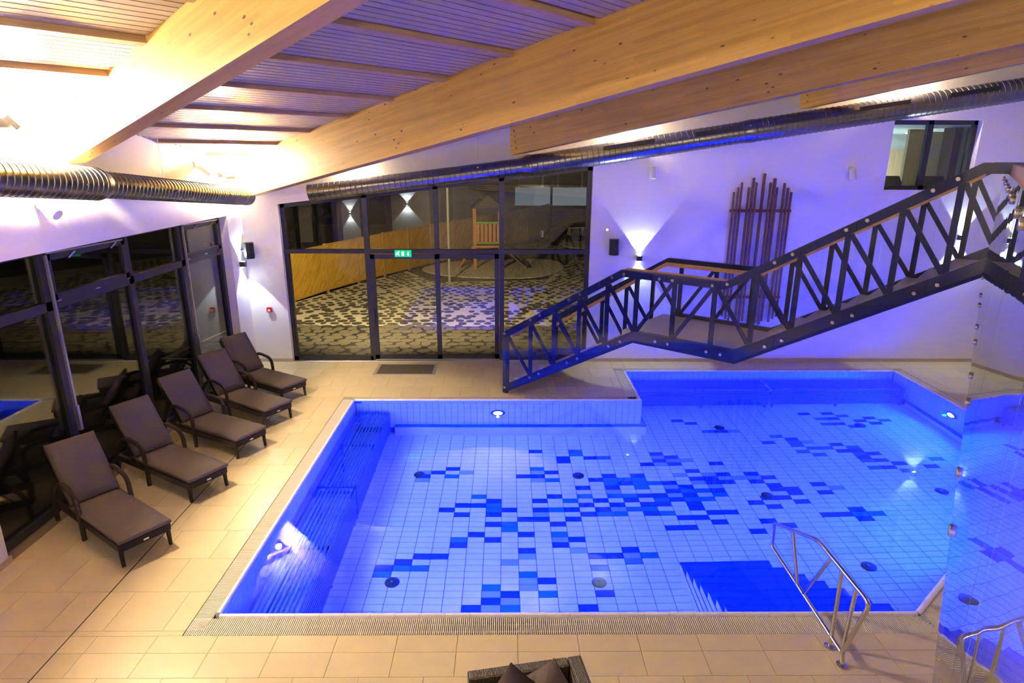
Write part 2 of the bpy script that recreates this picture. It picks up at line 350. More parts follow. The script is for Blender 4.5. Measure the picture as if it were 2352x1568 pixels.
# ------------------------------------------------------------------ pool
basin = empty('pool_basin', (0,0,0), label='L-shaped tiled swimming pool basin sunk in the deck', cat='pool', kind='structure')
POLY = [(PX0,PY0),CUTA,CUTB,(PX2,PY2),(PX1,PY2),(PX1,PY1),(PX0,PY1)]
def seg_out(i):
    a, b = Vector((*POLY[i],0)), Vector((*POLY[(i+1)%7],0)); d = (b-a).normalized(); return a, b, d, Vector((d.y,-d.x,0))
m = MB()
for i in range(7):
    a, b, d, n = seg_out(i)
    q = [a, b, b+n*.2, a+n*.2]
    m.prism([(p.x,p.y,-DEPTH-.1) for p in q], (0,0,DEPTH+.04))
m.build('pool_wall_core', M['pgrout'], basin)
m = MB(); m.box(PX0-.1, PX2+.1, PY0-.1, PY2+.1, -DEPTH-.25, -DEPTH-.012); m.build('pool_floor_core', M['pgrout'], basin)
# floor tiles on the measured grid
def inside(x, y):
    if not (PX0 < x < PX2 and PY0 < y < PY2): return False
    if x < PX1 and y > PY1: return False
    if y < CUTA[1]+(x-CUTA[0])*(CUTB[1]-CUTA[1])/(CUTB[0]-CUTA[0]) and x > CUTA[0]: return False
    return True
TW, TH = .2487, .1247
def refr_floor(px, py, z=-DEPTH):
    d = pray(px, py).normalized(); t = -EYE/d.z; p = Vector((0,0,EYE))+d*t; e = 1/1.333; c = -d.z
    r = d*e+Vector((0,0,1))*(e*c-math.sqrt(1-e*e*(1-c*c))); return p+r*((z-p.z)/r.z)
GX0 = refr_floor(900+65/2.936, 1034+1090/2.936).x; GY0 = refr_floor(1150, 1034+1090/2.936).y
cells = {}
def mark(cl, ox, oy, sc, pts):
    for x, y in pts:
        p = refr_floor(ox+x/sc, oy+y/sc); cells[(math.floor((p.x-GX0)/TW), math.floor((p.y-GY0)/TH))] = cl
S = 6.533
mark('pl',840,1020,S,[(870,432),(1510,432),(845,543)]); mark('pl',840,1180,S,[(2168,727),(1877,1205),(2168,1308),(1870,1418)])
mark('pl',1160,1020,S,[(490,432),(500,545),(545,1060),(835,1432),(1645,717),(1720,980)])
mark('pl',1160,1180,S,[(1120,525),(1925,620),(337,640),(360,1003),(360,1095)])
mark('pl',1480,1020,S,[(215,200),(450,250),(660,245),(270,305),(565,462),(1000,452),(1250,510),(1080,630),(420,640),(1690,500),(860,575),(1440,505),(480,770)])
mark('pl',1740,940,S,[(790,490),(1230,1170)]); mark('pl',1480,900,S,[(1380,592)])
mark('pm',840,1020,S,[(1292,487),(1703,792),(1922,925),(1922,992),(2160,1207),(2163,1280),(1402,1440)])
mark('pm',840,1180,S,[(535,817),(805,817),(235,907),(1880,1103),(2168,1415)])
mark('pm',1160,1020,S,[(1066,115),(1078,163),(1497,213),(485,378),(720,545),(1210,787),(990,853),(1590,537),(1800,537),(2025,533),(1615,597),(2050,597),(2080,650),(1675,780),(1900,780),(775,988),(1500,1050),(1745,1050),(1945,977),(2190,975),(825,1352)])
mark('pm',1160,1180,S,[(355,910),(655,1197),(1945,707),(1440,805),(2185,617)])
mark('pm',1480,1020,S,[(180,585),(690,700),(905,697),(1160,755),(280,835),(755,825),(980,822),(375,1035),(100,970)])
mark('pm',1740,940,S,[(590,495),(650,540),(720,635),(890,585),(1080,580),(1460,575),(1570,670),(1700,765),(1800,870),(2240,915),(980,145),(1090,230),(1300,100),(1900,170),(310,408),(970,680)])
mark('pm',1800,1030,5.334,[(970,795),(1170,790),(1540,270)]); mark('pm',1480,900,S,[(995,600)])
mark('pd',840,1020,S,[(1308,377),(1083,430),(860,487),(1930,857),(1455,925),(1695,925),(1215,992),(2163,992),(1440,1063),(1922,1063),(1916,1207),(1660,1360),(1910,1438),(1390,1518)])
mark('pd',840,1180,S,[(845,643),(1108,643),(553,728),(260,815),(2168,1205),(1873,1310),(1575,1420)])
mark('pd',1160,1020,S,[(463,120),(885,215),(893,267),(1292,213),(705,430),(280,488),(497,488),(1580,480),(2010,475),(1378,540),(1185,662),(1632,657),(755,790),(532,857),(1455,847),(1922,843),(1237,917),(1703,910),(2170,905),(543,990),(1015,987),(1487,980),(2125,775),(1263,1052),(2222,1040),(312,1132),(553,1132),(1035,1127),(805,1200),(325,1358),(1090,1430),(845,1495),(1835,597)])
mark('pd',1160,1180,S,[(335,555),(1405,628),(1665,625),(1900,535),(640,1003),(1515,1187),(1260,1400)])
mark('pd',1480,1020,S,[(200,150),(430,197),(250,250),(480,300),(60,308),(1110,290),(750,405),(1213,452),(812,517),(1030,510),(1300,568),(1080,568),(1640,445),(1900,495),(1720,558),(655,638),(460,705),(400,582),(715,765),(1140,692),(250,770),(50,775),(515,832),(320,900),(780,890),(810,955),(1085,1023),(1320,1017),(630,1103),(880,1097),(1160,1165),(455,1250),(705,1247),(1985,610),(2020,672),(2240,660),(1910,800),(2120,797),(1705,872),(1980,935),(2270,730),(2330,855),(1880,1148),(2200,1213),(1735,1300),(135,1040)])
mark('pd',1740,940,S,[(730,73),(1080,65),(1180,142),(1495,175),(1710,130),(1820,212),(1265,222),(1490,260),(195,502),(540,450),(1220,530),(1330,622),(1530,617),(1780,663),(1640,715),(1880,760),(2150,810),(2010,867),(950,1118),(1050,1240),(1510,1490),(1080,1550),(1310,1550),(700,1380),(285,1455)])
mark('pd',1800,1030,5.334,[(580,800),(780,800),(1040,850),(930,735),(1800,130),(1880,215)]); mark('pd',1480,900,S,[(520,440),(720,476),(1180,597)])
whites = []
for i in range(math.floor((PX0-GX0)/TW), math.ceil((PX2-GX0)/TW)+1):
    for j in range(math.floor((PY0-GY0)/TH)-1, math.ceil((PY2-GY0)/TH)+1):
        x, y = GX0+(i+.5)*TW, GY0+(j+.5)*TH
        if inside(x, y) and (i,j) not in cells: whites.append((i,j,x,y))
whites.sort(key=lambda w: (w[3], abs(w[2])))
ptm = {k: MB().box(-TW/2+.0038,TW/2-.0038,-TH/2+.0038,TH/2-.0038,-.012,0).mesh('pool_floor_tile') for k in ('pw','pl','pm','pd')}
for k in ptm: ptm[k].materials.append(M[k])
nind = 0
for (i,j), cl in cells.items():
    x, y = GX0+(i+.5)*TW, GY0+(j+.5)*TH
    if inside(x,y) and nind < 300:
        o = link('pool_floor_tile', ptm[cl], None, basin, (x,y,-DEPTH)); nind += 1
vis = [w for w in whites if w[3] > 6.45 and -2.2 < w[2] < 4.0]
ind = set((w[0],w[1]) for w in vis[:max(0,300-nind)])
st = MB()
for i,j,x,y in whites:
    if (i,j) in ind: link('pool_floor_tile', ptm['pw'], None, basin, (x,y,-DEPTH))
    else: st.box(x-TW/2+.0038,x+TW/2-.0038,y-TH/2+.0038,y+TH/2-.0038,-DEPTH-.012,-DEPTH)
tag(st.build('pool_floor_tile_rest', M['pw'], basin), kind='stuff')
# wall tiles: one top row of long tiles and upright tiles below
wt_top = MB().box(-.122,.122,-.008,0,-.047,.047).mesh('pool_wall_tile'); wt_top.materials.append(M['pw'])
wt_up = MB().box(-.0595,.0595,-.008,0,-.119,.119).mesh('pool_wall_tile'); wt_up.materials.append(M['pw'])
st = MB(); cnt = 0
for i in range(7):
    a, b, d, n = seg_out(i); Lw = (b-a).length; rz = math.atan2(-d.y, -d.x)
    for r_, (zc, hw, hz) in enumerate([(-.09,.122,.047)]+[(-.262-.2435*k,.0595,.119) for k in range(6)]):
        w = .25 if r_ == 0 else .1245
        k = 0
        while (k+.5)*w < Lw:
            c = a+d*(k+.5)*w; z = zc
            if z-hz < -DEPTH+.005: break
            if i == 5 and cnt < 300:
                o = link('pool_wall_tile', wt_top if r_ == 0 else wt_up, None, basin, (c.x,c.y,z)); o.rotation_euler = (0,0,rz+math.pi); cnt += 1
                # local -y points into the pool
            else:
                p = [c-d*hw, c+d*hw, c+d*hw-n*.008, c-d*hw-n*.008]
                st.prism([(q.x,q.y,z-hz) for q in p], (0,0,2*hz))
            k += 1
tag(st.build('pool_wall_tile_rest', M['pw'], basin), kind='stuff')
for o in basin.children:
    if o.name.startswith('pool_wall_tile') and o.data in (wt_top, wt_up): o.rotation_euler = (0,0,0)
# overflow lip pieces and gutter grating
lip_mesh = {}
def lipm(l):
    k = round(l,3)
    if k not in lip_mesh:
        prof = [(0,-.07),(0,-.004),(.012,.014),(.030,.020),(.048,.014),(.060,-.004),(.060,-.07)]
        lip_mesh[k] = MB().prism([(-l/2+.0015, y, z) for y,z in prof], (l-.003,0,0)).mesh('overflow_lip_tile'); lip_mesh[k].materials.append(M['lip'])
    return lip_mesh[k]
bars = MB(); ch = MB(); gs = MB()
for i in range(7):
    a, b, d, n = seg_out(i); Lw = (b-a).length; N_ = max(1, round(Lw/.2545)); l = Lw/N_
    for k in range(N_):
        c = a+d*(k+.5)*l
        o = link('overflow_lip_tile', lipm(l), None, basin, (c.x,c.y,0)); o.rotation_euler = (0,0,math.atan2(d.y,d.x)+math.pi)
    gw0, gw1 = .064, (.305 if i == 0 else .245)
    # trough and bars (extended round outer corners)
    e0 = .245 if i in (0,3,4,6) else (.09 if i in (1,2) else -.245)
    e1 = .245 if i in (2,3,5,6) else (.09 if i in (0,1) else -.245)
    a2, b2 = a-d*e0, b+d*e1
    q = [a2+n*gw0, b2+n*gw0, b2+n*gw1, a2+n*gw1]
    ch.prism([(p.x,p.y,-.16) for p in q], (0,0,.05))
    NB = int((b2-a2).length/.0205)
    for k in range(NB):
        c = a2+d*(k+.5)*.0205
        bars.bar(c+n*gw0+Vector((0,0,-.012)), c+n*gw1+Vector((0,0,-.012)), .012, .018)
    for t in (.3,.7):
        w = gw0+(gw1-gw0)*t; bars.bar(a2+n*w+Vector((0,0,-.034)), b2+n*w+Vector((0,0,-.034)), .010, .012)
ch.build('gutter_channel', M['trough'], basin)
tag(bars.build('gutter_grating', M['grate'], basin), kind='stuff')
# low ledge along the wall foot, with blue nosing
def ledge(x0,x1,y0,y1,z):
    MB().box(x0,x1,y0,y1,-DEPTH,z-.03).build('ledge', M['pw'], basin); MB().box(x0-.003,x1+.003,y0-.003,y1+.003,z-.03,z).build('ledge_nosing', M['pm'], basin)
ledge(-2.18, PX1+.10, PY1-.115, PY1-.009, -1.20); ledge(PX1+.009, PX1+.10, PY1, 12.45, -1.20); ledge(PX2-.10, PX2-.009, 9.3, 12.45, -1.32)
# water
m = MB(); m.add([(x,y,0) for x,y in POLY], [tuple(range(7))])
wat = bpy.data.meshes.new('pool_water'); wat.from_pydata([(x,y,0.0) for x,y in POLY], [], [(0,1,2,3,4,5,6)]); 
wo = link('pool_water', wat, M['water']); tag(wo, 'clear still water filling the blue lit pool', 'water', kind='stuff')

# ------------------------------------------------------------------ windows and sliding door
WY = 14.00     # inner face of the far frames
def headz(x): return HEADL+(x+4.96)*(HEADR-HEADL)/(1.87+4.96)
w1 = empty('window_1', (0,0,0), label='large anthracite garden window with a sloping head in the far wall', cat='window', kind='structure')
def post(x, z0, z1, w, name='mullion', par=w1, dy=.10): return MB().box(x-w/2, x+w/2, WY, WY+dy, z0, z1).build(name, M['frame'], par)
post(-4.91, 0, headz(-4.91), .10, 'frame_jamb'); post(1.82, 0, headz(1.82), .10, 'frame_jamb')
MB().prism([(-4.96,WY,HEADL),(1.87,WY,HEADR),(1.87,WY,HEADR-.09),(-4.96,WY,HEADL-.09)], (0,.10,0)).build('frame_head', M['frame'], w1)
for x in (-3.11,-.10): post(x, 0, headz(x), .11)
post(-1.55, 2.5, headz(-1.55), .10)
MB().box(-4.96,1.87,WY-.02,WY+.10,2.50,2.59).build('transom', M['frame'], w1)
MB().box(-4.96,-3.11,WY,WY+.10,0,.09).build('sill', M['frame'], w1); MB().box(-.1,1.87,WY,WY+.10,0,.09).build('sill', M['frame'], w1)
def pane(pts, par): return MB().prism(pts, (0,.012,0)).build('pane', M['glass'], par)
xs = [-4.87,-3.16,-1.60,-.15,1.78]; xe = [-3.16,-1.60,-.15,1.78]
for a,b in ((-4.87,-3.16),(-3.06,-1.60),(-1.50,-.15),(-.05,1.78)):
    pane([(a,WY+.05,2.59),(b,WY+.05,2.59),(b,WY+.05,headz(b)-.09),(a,WY+.05,headz(a)-.09)], w1)
for a,b in ((-4.87,-3.16),(-.05,1.78)): pane([(a,WY+.05,.09),(b,WY+.05,.09),(b,WY+.05,2.5),(a,WY+.05,2.5)], w1)
d1 = empty('door_1', (0,0,0), label='two leaf anthracite glass sliding door to the garden', cat='door', kind='structure')
for a,b,dy in ((-3.05,-1.50,.0),(-1.60,-.16,.055)):
    y0 = WY-.02+dy
    lf = MB()
    for q in ((a,a+.10,.03,2.48),(b-.10,b,.03,2.48),(a,b,.03,.13),(a,b,2.38,2.48)): lf.box(q[0],q[1],y0,y0+.05,q[2],q[3])
    leaf = lf.build('door_leaf', M['frame'], d1)
    MB().prism([(a+.10,y0+.02,.13),(b-.10,y0+.02,.13),(b-.10,y0+.02,2.38),(a+.10,y0+.02,2.38)],(0,.012,0)).build('pane', M['glass'], leaf)
    if dy == 0: MB().box(a+.03,a+.06,y0-.03,y0,.85,1.25).build('handle', M['steel'], leaf)
MB().box(-3.05,-.15,WY-.03,WY+.1,0,.03).build('threshold', M['alu'], d1)
# left wall glazing, frames recessed at x = -5.96
w2 = empty('window_2', (0,0,0), label='long anthracite window band behind the loungers', cat='window', kind='structure')
WX = -5.96; ZH, ZTR = 3.34, 2.63
def lp(y0,y1,z0,z1,name,m_=None,x0=0.,x1=.09): return MB().box(WX-x1,WX-x0,y0,y1,z0,z1).build(name, m_ or M['frame'], w2)
lp(6.33,13.21,ZH,3.39,'frame_head'); lp(6.33,13.21,0,.10,'sill'); lp(13.10,13.21,.1,ZH,'frame_jamb'); lp(6.33,6.43,.1,ZH,'frame_jamb')
for y in (8.02,9.88,11.55): lp(y-.06,y+.06,.1,ZH,'mullion')
lp(6.43,13.10,ZTR-.02,ZTR+.10,'transom')
for a,b in ((6.43,7.96),(8.08,9.82),(9.94,11.49),(11.61,13.10)):
    vent = a in (8.08, 11.61)
    MB().box(WX-.06,WX-.048,a,b,.1,ZTR-.02).build('pane', M['lglass'], w2)
    if vent:
        sm = MB()
        for q in ((a,a+.09,ZTR+.1,ZH),(b-.09,b,ZTR+.1,ZH),(a,b,ZTR+.1,ZTR+.18),(a,b,ZH-.09,ZH)): sm.box(WX-.05,WX+.02,*q)
        sash = sm.build('vent_sash', M['frame'], w2)
        MB().box(WX-.03,WX-.018,a+.09,b-.09,ZTR+.18,ZH-.09).build('pane', M['lglass'], sash)
        for yy in (a+.03,(a+b)/2,b-.12): MB().box(WX+.02,WX+.04,yy,yy+.09,ZTR+.085,ZTR+.10).build('hinge', M['alu'], sash)
        op = MB(); op.bar((WX+.05,a-.02,ZH+.02),(WX+.05,b-.1,ZH-.01),.022,.022); op.build('opener_rail', M['alu'], w2)
        op = MB(); op.bar((WX+.06,a-.05,ZH),(WX+.06,a-.05,1.25 if a < 9 else 1.0),.035,.03); op.build('opener_rod', M['alu'], w2)
        MB().box(WX+.04,WX+.09,a-.075,a-.025,.92,1.28).build('opener_lever', M['alu'], w2)
        for yy in (a+.42,b-.38): MB().bar((WX+.03,yy,ZH-.10),(WX+.06,yy+.10,ZH-.02),.02,.02).build('opener_scissor', M['alu'], w2)
    else:
        MB().box(WX-.06,WX-.048,a,b,ZTR+.1,ZH).build('pane', M['lglass'], w2)
# small high window into a lit room
w3 = empty('window_3', (0,0,0), label='small high window looking into a lit room', cat='window', kind='structure')
for q in ((8.2,10.08,5.27,5.36),(8.2,10.08,3.92,4.01),(8.2,8.28,3.92,5.36),(10.0,10.08,3.92,5.36),(9.02,9.14,3.92,5.36)):
    MB().box(q[0],q[1],YF+.14,YF+.24,q[2],q[3]).build('frame_bar', M['frame'], w3)
for a,b in ((8.28,9.02),(9.14,10.0)): MB().box(a,b,YF+.18,YF+.192,4.01,5.27).build('pane', M['glass'], w3)

# ------------------------------------------------------------------ roof: beams, purlins, slats
BA = R(137.5); ES = Vector((-math.cos(BA), -math.sin(BA), 0)); EN = Vector((math.sin(BA), -math.cos(BA), 0))
if EN.y < 0: EN = -EN
SL = .1639
def rp(s, c, dz=0): p = ES*s+EN*c; return Vector((p.x, p.y, SL*s+6.663+dz))
def roof_matrix(s0, c0, z0, slope):
    """local x up the slope, local y across (EN), local z normal"""
    ex = (ES+Vector((0,0,slope))).normalized(); ey = EN.normalized(); ez = ex.cross(ey)
    if ez.z < 0: ez = -ez
    o = ES*s0+EN*c0; 
    return Matrix(((ex.x,ey.x,ez.x,o.x),(ex.y,ey.y,ez.y,o.y),(ex.z,ey.z,ez.z,z0),(0,0,0,1)))
BEAMS = [(2.455,-10.13,4.47,.159,.72,.22,0.05),(6.24,-13.3,3.728,.163,.90,.22,0.0),(10.29,-9.274,4.62,.154,.76,.22,0.0),(14.38,-4.83,5.56,.162,.76,.22,0.0)]
blab = ['nearest glued timber roof beam, blown out white by the floodlight at its left end','glued timber roof beam crossing the whole picture into the left corner','glued timber roof beam ending on the far wall above the garden window','rearmost glued timber roof beam ending above the wall sticks']
for bi, (c0, s0, zb, slp, dep, wid, ext) in enumerate(BEAMS):
    t = empty('glulam_beam', (0,0,0), label=blab[bi], cat='beam', group='roof beams'); t.matrix_world = roof_matrix(s0, c0, zb, slp)
    Lb = 15.5 if bi < 2 else (13.5 if bi == 2 else 8.5)
    MB().box(0, Lb, 0, wid, 0, dep).build('timber', M['beam'], t, bevel=.006)
    nb = 5 if bi in (0,2) else (3 if bi == 3 else 4)
    for k in range(nb):
        MB().lathe([(.022,0),(.022,.012),(.012,.018)], 10, (.14 if bi else .10, -.001, .12+.115*k), (0,-1,0)).build('bolt', M['inox'], t)
ceil = empty('ceiling', (0,0,0), label='sloping slatted timber ceiling between the roof beams', cat='ceiling', kind='structure')
def clipc(s, c0, c1):
    lo = (XL+.02-ES.x*s)/EN.x; hi = (YF-.02-ES.y*s)/EN.y
    return max(c0, lo), min(c1, hi)
slat_mesh = {}
SLW = .1005
def slat(s, c0, c1, name='slat', w=.094, h=.02, z=0., m_='slat'):
    a, b = clipc(s, c0, c1)
    if b-a < .15: return
    ln = b-a; k = (round(ln,2), w, h, m_)
    if k not in slat_mesh:
        slat_mesh[k] = MB().box(-k[0]/2,k[0]/2,-w/2,w/2,0,h).mesh(name); slat_mesh[k].materials.append(M[m_])
    o = link(name, slat_mesh[k], None, ceil); mm = roof_matrix(s, (a+b)/2, SL*s+6.663+.06+z, SL)
    o.matrix_world = mm @ Matrix.Rotation(R(90), 4, 'Z')
for c0, c1, sa, sb in ((2.455+.22, 6.24, -12.8, 1.5), (-5.2, 2.455, -10.4, .5)):
    s = -11.58-1.2*2
    while s < sb:
        if s > sa-.5: slat(s-.055, c0, c1, 'purlin', .10, .11, -.045, 'purlin')
        for k in range(10):
            q = s+.055+.0545+k*.1090
            if sa < q < sb and k < 10: slat(q, c0, c1, 'slat', .0930, .02)
        s += 1.2
m = MB()
for c0, c1 in ((-6,2.455),(2.675,6.24),(6.46,10.29),(10.51,14.38),(14.6,19)):
    q = [rp(-16,c0,.10),rp(4.5,c0,.10),rp(4.5,c1,.10),rp(-16,c1,.10)]; m.prism(q, (0,0,.2))
m.build('roof_underlay', M['void'], ceil)
m = MB()
for c0, c1 in ((6.46,10.29),(10.51,14.38),(14.6,18.5)):
    for k in range(120):
        s = -12.5+k*.12; a, b = clipc(s, c0, c1)
        if b-a > .2: m.prism([rp(s,a,.05),rp(s+.105,a,.05),rp(s+.105,b,.05),rp(s,b,.05)], (0,0,.02))
tag(m.build('slat_rest', M['slat'], ceil), kind='stuff')
m = MB(); q = [rp(-17,-7,.32),rp(7,-7,.32),rp(7,20,.32),rp(-17,20,.32)]; m.prism(q,(0,0,.1)); m.build('roof_deck', M['void'], ceil)

# ------------------------------------------------------------------ ventilation ducts
def duct(label, pts, radii, ribs_pitch, vents, hang, side):
    t = empty('ventilation_duct', pts[0], label=label, cat='duct'); o = Vector(pts[0])
    P = [Vector(p)-o for p in pts]; d = (P[-1]-P[0]).normalized()
    for k in range(len(radii)):
        a, b = P[k], P[k+1]; MB().tube([a,b], radii[k], 40, True).build('duct_section', M['duct'], t)
        if k: 
            c = P[k]; MB().tube([c-d*.10, c-d*.05, c+d*.05, c+d*.10], 0, 40, True, [radii[k-1]+.008, radii[k-1]+.012, radii[k]+.012, radii[k]+.008]).build('collar', M['duct'], t)
    rb = MB(); L = 0
    for k in range(len(radii)):
        a, b = P[k], P[k+1]; n = int((b-a).length/ribs_pitch); d = (b-a).normalized()
        for i in range(1, n):
            c = a+d*(i*ribs_pitch); rb.tube([c-d*.006, c, c+d*.006], 0, 32, False, [radii[k]-.001, radii[k]+.009, radii[k]-.001])
    tag(rb.build('spiral_rib', M['duct'], t), kind='stuff')
    MB().tube([P[0]-d*.004, P[0]+d*.03], radii[0]+.009, 40, True).build('end_cap', M['duct'], t)
    up = Vector((0,0,1)); sd = d.cross(up).normalized()*side
    for c, l, rad in vents:
        q = P[0]+d*c; nn = (sd*.99-up*.02).normalized()
        MB().bar(q+nn*(rad+.004), q+nn*(rad+.004)+d*l, .012, .075, nn.cross(d)).build('air_slot', M['ductdark'], t)
    for c, h in hang:
        q = P[0]+d*c; MB().tube([q+up*.1, q+up*h], .004, 6).build('hanger_wire', M['alu'], t)
        MB().lathe([(.012,0),(.018,.01),(.018,.03),(.008,.04)], 8, q+sd*radii[min(len(radii)-1,0)]*1.02, sd).build('hanger_clip', M['inox'], t)
    return t
duct('spiral ventilation duct climbing along the far wall above the garden window', [(-4.14,13.55,3.835),(.42,13.55,4.395),(5.0,13.55,5.10),(12.9,13.55,6.29)], [.172,.212,.224], .115,
     [(1.2+5.0,1.05,.212),(3.2+4.9,.9,.212),(9.7,.9,.224),(11.4,1.0,.224),(13.2,1.0,.224)], [(1.0,.9),(3.6,.8),(6.3,.7),(9.2,.7),(12.2,.6)], 1)
duct('spiral ventilation duct hanging along the left wall under the floodlights', [(-5.44,13.48,3.765),(-5.44,8.62,4.20),(-5.44,-2.0,5.10)], [.172,.205], .10, [], [(1.2,.7),(3.2,.8),(5.4,.6)], -1)

# ------------------------------------------------------------------ staircase
SA = R(139.5); SU = Vector((-math.cos(SA), -math.sin(SA), 0)); SN = Vector((math.sin(SA), -math.cos(SA), 0))
if SN.y < 0: SN = -SN
SW = 1.70
stair = empty('staircase', (.0681, 11.7646, 0), label='dark steel staircase with glass sides, a landing and wooden inner handrails', cat='staircase')
def sp(s, w, z): return SU*s+SN*w+Vector((0,0,z))
BOT = [(-.14,0),(2.71,1.60),(4.43,1.60),(7.21,3.27)]
STOP = [(-.14,.17),(2.69,1.80),(4.37,1.80),(7.21,3.49)]
RTOP = [(-.16,1.27),(2.42,2.80),(4.15,2.81),(6.96,4.52),(7.95,4.52)]
RBOT = [(-.12,1.15),(2.45,2.68),(4.17,2.69),(7.0,4.40),(7.95,4.40)]
def interp(pl, s):
    for (a,za),(b,zb) in zip(pl,pl[1:]):
        if a <= s <= b: return za+(zb-za)*(s-a)/(b-a)
    return pl[0][1] if s < pl[0][0] else pl[-1][1]
def ribbon(top, bot, w0, w1):
    m = MB(); n = min(len(top),len(bot))
    v = []
    for i in range(n):
        for w in (w0,w1): v += [sp(top[i][0],w,top[i][1]), sp(bot[i][0],w,bot[i][1])]
    f = [(0,1,3,2)]
    for i in range(n-1):
        a, b = 4*i, 4*i+4
        f += [(a,b,b+1,a+1),(a+2,a+3,b+3,b+2),(a,a+2,b+2,b),(a+1,b+1,b+3,a+3)]
    e = 4*(n-1); f.append((e,e+2,e+3,e+1)); m.add(v,f); return m
VS = [-.08,.50,1.05,1.59,2.15,2.70,3.36,4.01,4.60,5.15,5.70,6.26,6.80]
JS = [-.16,.69,1.55,2.40,3.26,4.12,4.97,5.80,6.65,7.35]
for side in (0,1):
    w = 0 if side == 0 else SW-.06; out = -1 if side == 0 else 1
    ribbon(STOP, BOT, w-.02, w+.08).build('stringer', M['steel'], stair)
    ribbon(RTOP, RBOT, w, w+.06).build('top_rail', M['steel'], stair)
    for i, s in enumerate(VS):
        zt, zb = interp(RBOT,s)+.02, interp(STOP,s)-.02
        MB().bar(sp(s,w+.03,zb), sp(s,w+.03,zt), .035, .07, SU).build('upright', M['steel'], stair)
        if i+1 < len(VS)+1:
            s2 = VS[i+1] if i+1 < len(VS) else 7.3
            if i in (5,6): a, b = (s+.03, interp(STOP,s)-.01), (s2-.03, interp(RBOT,s2)+.01)
            else: a, b = (s+.03, interp(RBOT,s)+.01), (s2-.03, interp(STOP,s2)-.01)
            p, q = sp(a[0],w+.03,a[1]), sp(b[0],w+.03,b[1]); MB().bar(p, q, .03, .06, SN.cross(q-p)).build('diagonal_brace', M['steel'], stair)
    MB().bar(sp(-.13,w+.03,0), sp(-.13,w+.03,1.25), .06, .10, SU).build('end_post', M['steel'], stair)
    gw = w-.075 if side == 0 else w+.135
    for a, b in zip(JS, JS[1:]):
        a2, b2 = a+.006, b-.006
        ks = [a2]+[k for k in (2.42,2.71,4.15,4.43,6.96,7.2) if a2 < k < b2]+[b2]
        tp = [(k, interp(RTOP,k)+.005) for k in ks]; bt = [(k, interp(BOT,k)+.06) for k in ks]
        g = ribbon(tp, bt, gw-.006, gw+.006).build('glass_panel', M['sglass'], stair)
        for k in (a+.11, b-.11):
            if k > 7.1: continue
            for z in (interp(RTOP,k)-.06, interp(BOT,k)+.115 if k < 2.6 or k > 4.43 else 1.725):
                MB().lathe([(.028,0),(.028,.018),(.022,.026)], 12, sp(k,gw+out*.006,z), SN*out).build('glass_stud', M['inox'], stair)
    # wooden handrail on the inside
    hw = w+.14 if side == 0 else w-.08
    hz = .078 if side == 0 else 0
    HT = [(a,z+hz) for a,z in ((-.02,1.16),(2.44,2.735),(4.16,2.745),(6.9,4.40))]; HB = [(a,z-.07) for a,z in HT]
    ribbon(HT, HB, hw-.022, hw+.022).build('handrail', M['handrail'], stair)
# treads and landing
NR = 10
for k in range(1, NR):
    z = .175*k; s = (z-.15)/.561-.14-.155
    MB().prism([sp(s,.09,z),sp(s+.31,.09,z),sp(s+.31,SW-.09,z),sp(s,SW-.09,z)], (0,0,-.05)).build('tread', M['tread'], stair)
MB().prism([sp(2.43,.09,1.75),sp(4.55,.09,1.75),sp(4.55,SW-.09,1.75),sp(2.43,SW-.09,1.75)], (0,0,-.10)).build('landing', M['tread'], stair)
for k in range(1, NR):
    z = 1.75+.165*k; s = 4.43+(z-1.75)/.6007-.155
    MB().prism([sp(s,.09,z),sp(s+.31,.09,z),sp(s+.31,SW-.09,z),sp(s,SW-.09,z)], (0,0,-.05)).build('tread', M['tread'], stair)

# ------------------------------------------------------------------ gallery and its glass guard
GA = R(52.8); GU = Vector((math.cos(GA), math.sin(GA), 0)); GN = Vector((math.sin(GA), -math.cos(GA), 0)); GO = .0965
def gp(t, w, z): p = GU*t+GN*(GO+w); return Vector((p.x,p.y,z))
m = MB(); q = [gp(-3.2,.06,0), gp(8.95,.06,0), gp(8.95,.06,0)+SN*2.4]; 
pts = [gp(-3.2,.06,0), gp(8.95,.06,0), (XR-.02, 9.0, 0), (XR-.02, YB+.02, 0), (-1.8, YB+.02, 0)]
m.prism([(p[0],p[1],3.14) for p in pts], (0,0,.26))
gal = m.build('floor_gallery', M['tread']); tag(gal, 'raised gallery floor slab behind the glass guard', 'floor', kind='structure')
guard = empty('glass_guard', gp(0,0,3.14), label='frameless glass guard on clamps with a timber handrail at the right edge', cat='guard')
GB = Vector(gp(0,0,3.14))
TJ = [-.25,1.25,2.73,4.24,5.68,7.15,8.85]
for a, b in zip(TJ, TJ[1:]):
    m = MB(); m.prism([gp(a+.006,0,3.235)-GB, gp(b-.006,0,3.235)-GB, gp(b-.006,0,4.44)-GB, gp(a+.006,0,4.44)-GB], GN*.014); m.build('glass_panel', M['gglass'], guard)
    for t in (a+.26, b-.27):
        for z in (3.30, 4.36):
            p = gp(t,0,z)-GB
            MB().lathe([(.023,0),(.023,.009),(.019,.012)], 14, p, -GN).build('clamp', M['inox'], guard)
            MB().lathe([(.023,0),(.023,.009),(.019,.012)], 14, p+GN*.014, GN).build('clamp', M['inox'], guard)
MB().prism([gp(-.3,.05,4.38)-GB,gp(-.3,.11,4.38)-GB,gp(-.3,.11,4.50)-GB,gp(-.3,.05,4.50)-GB], GU*9.1).build('handrail', M['handrail'], guard)

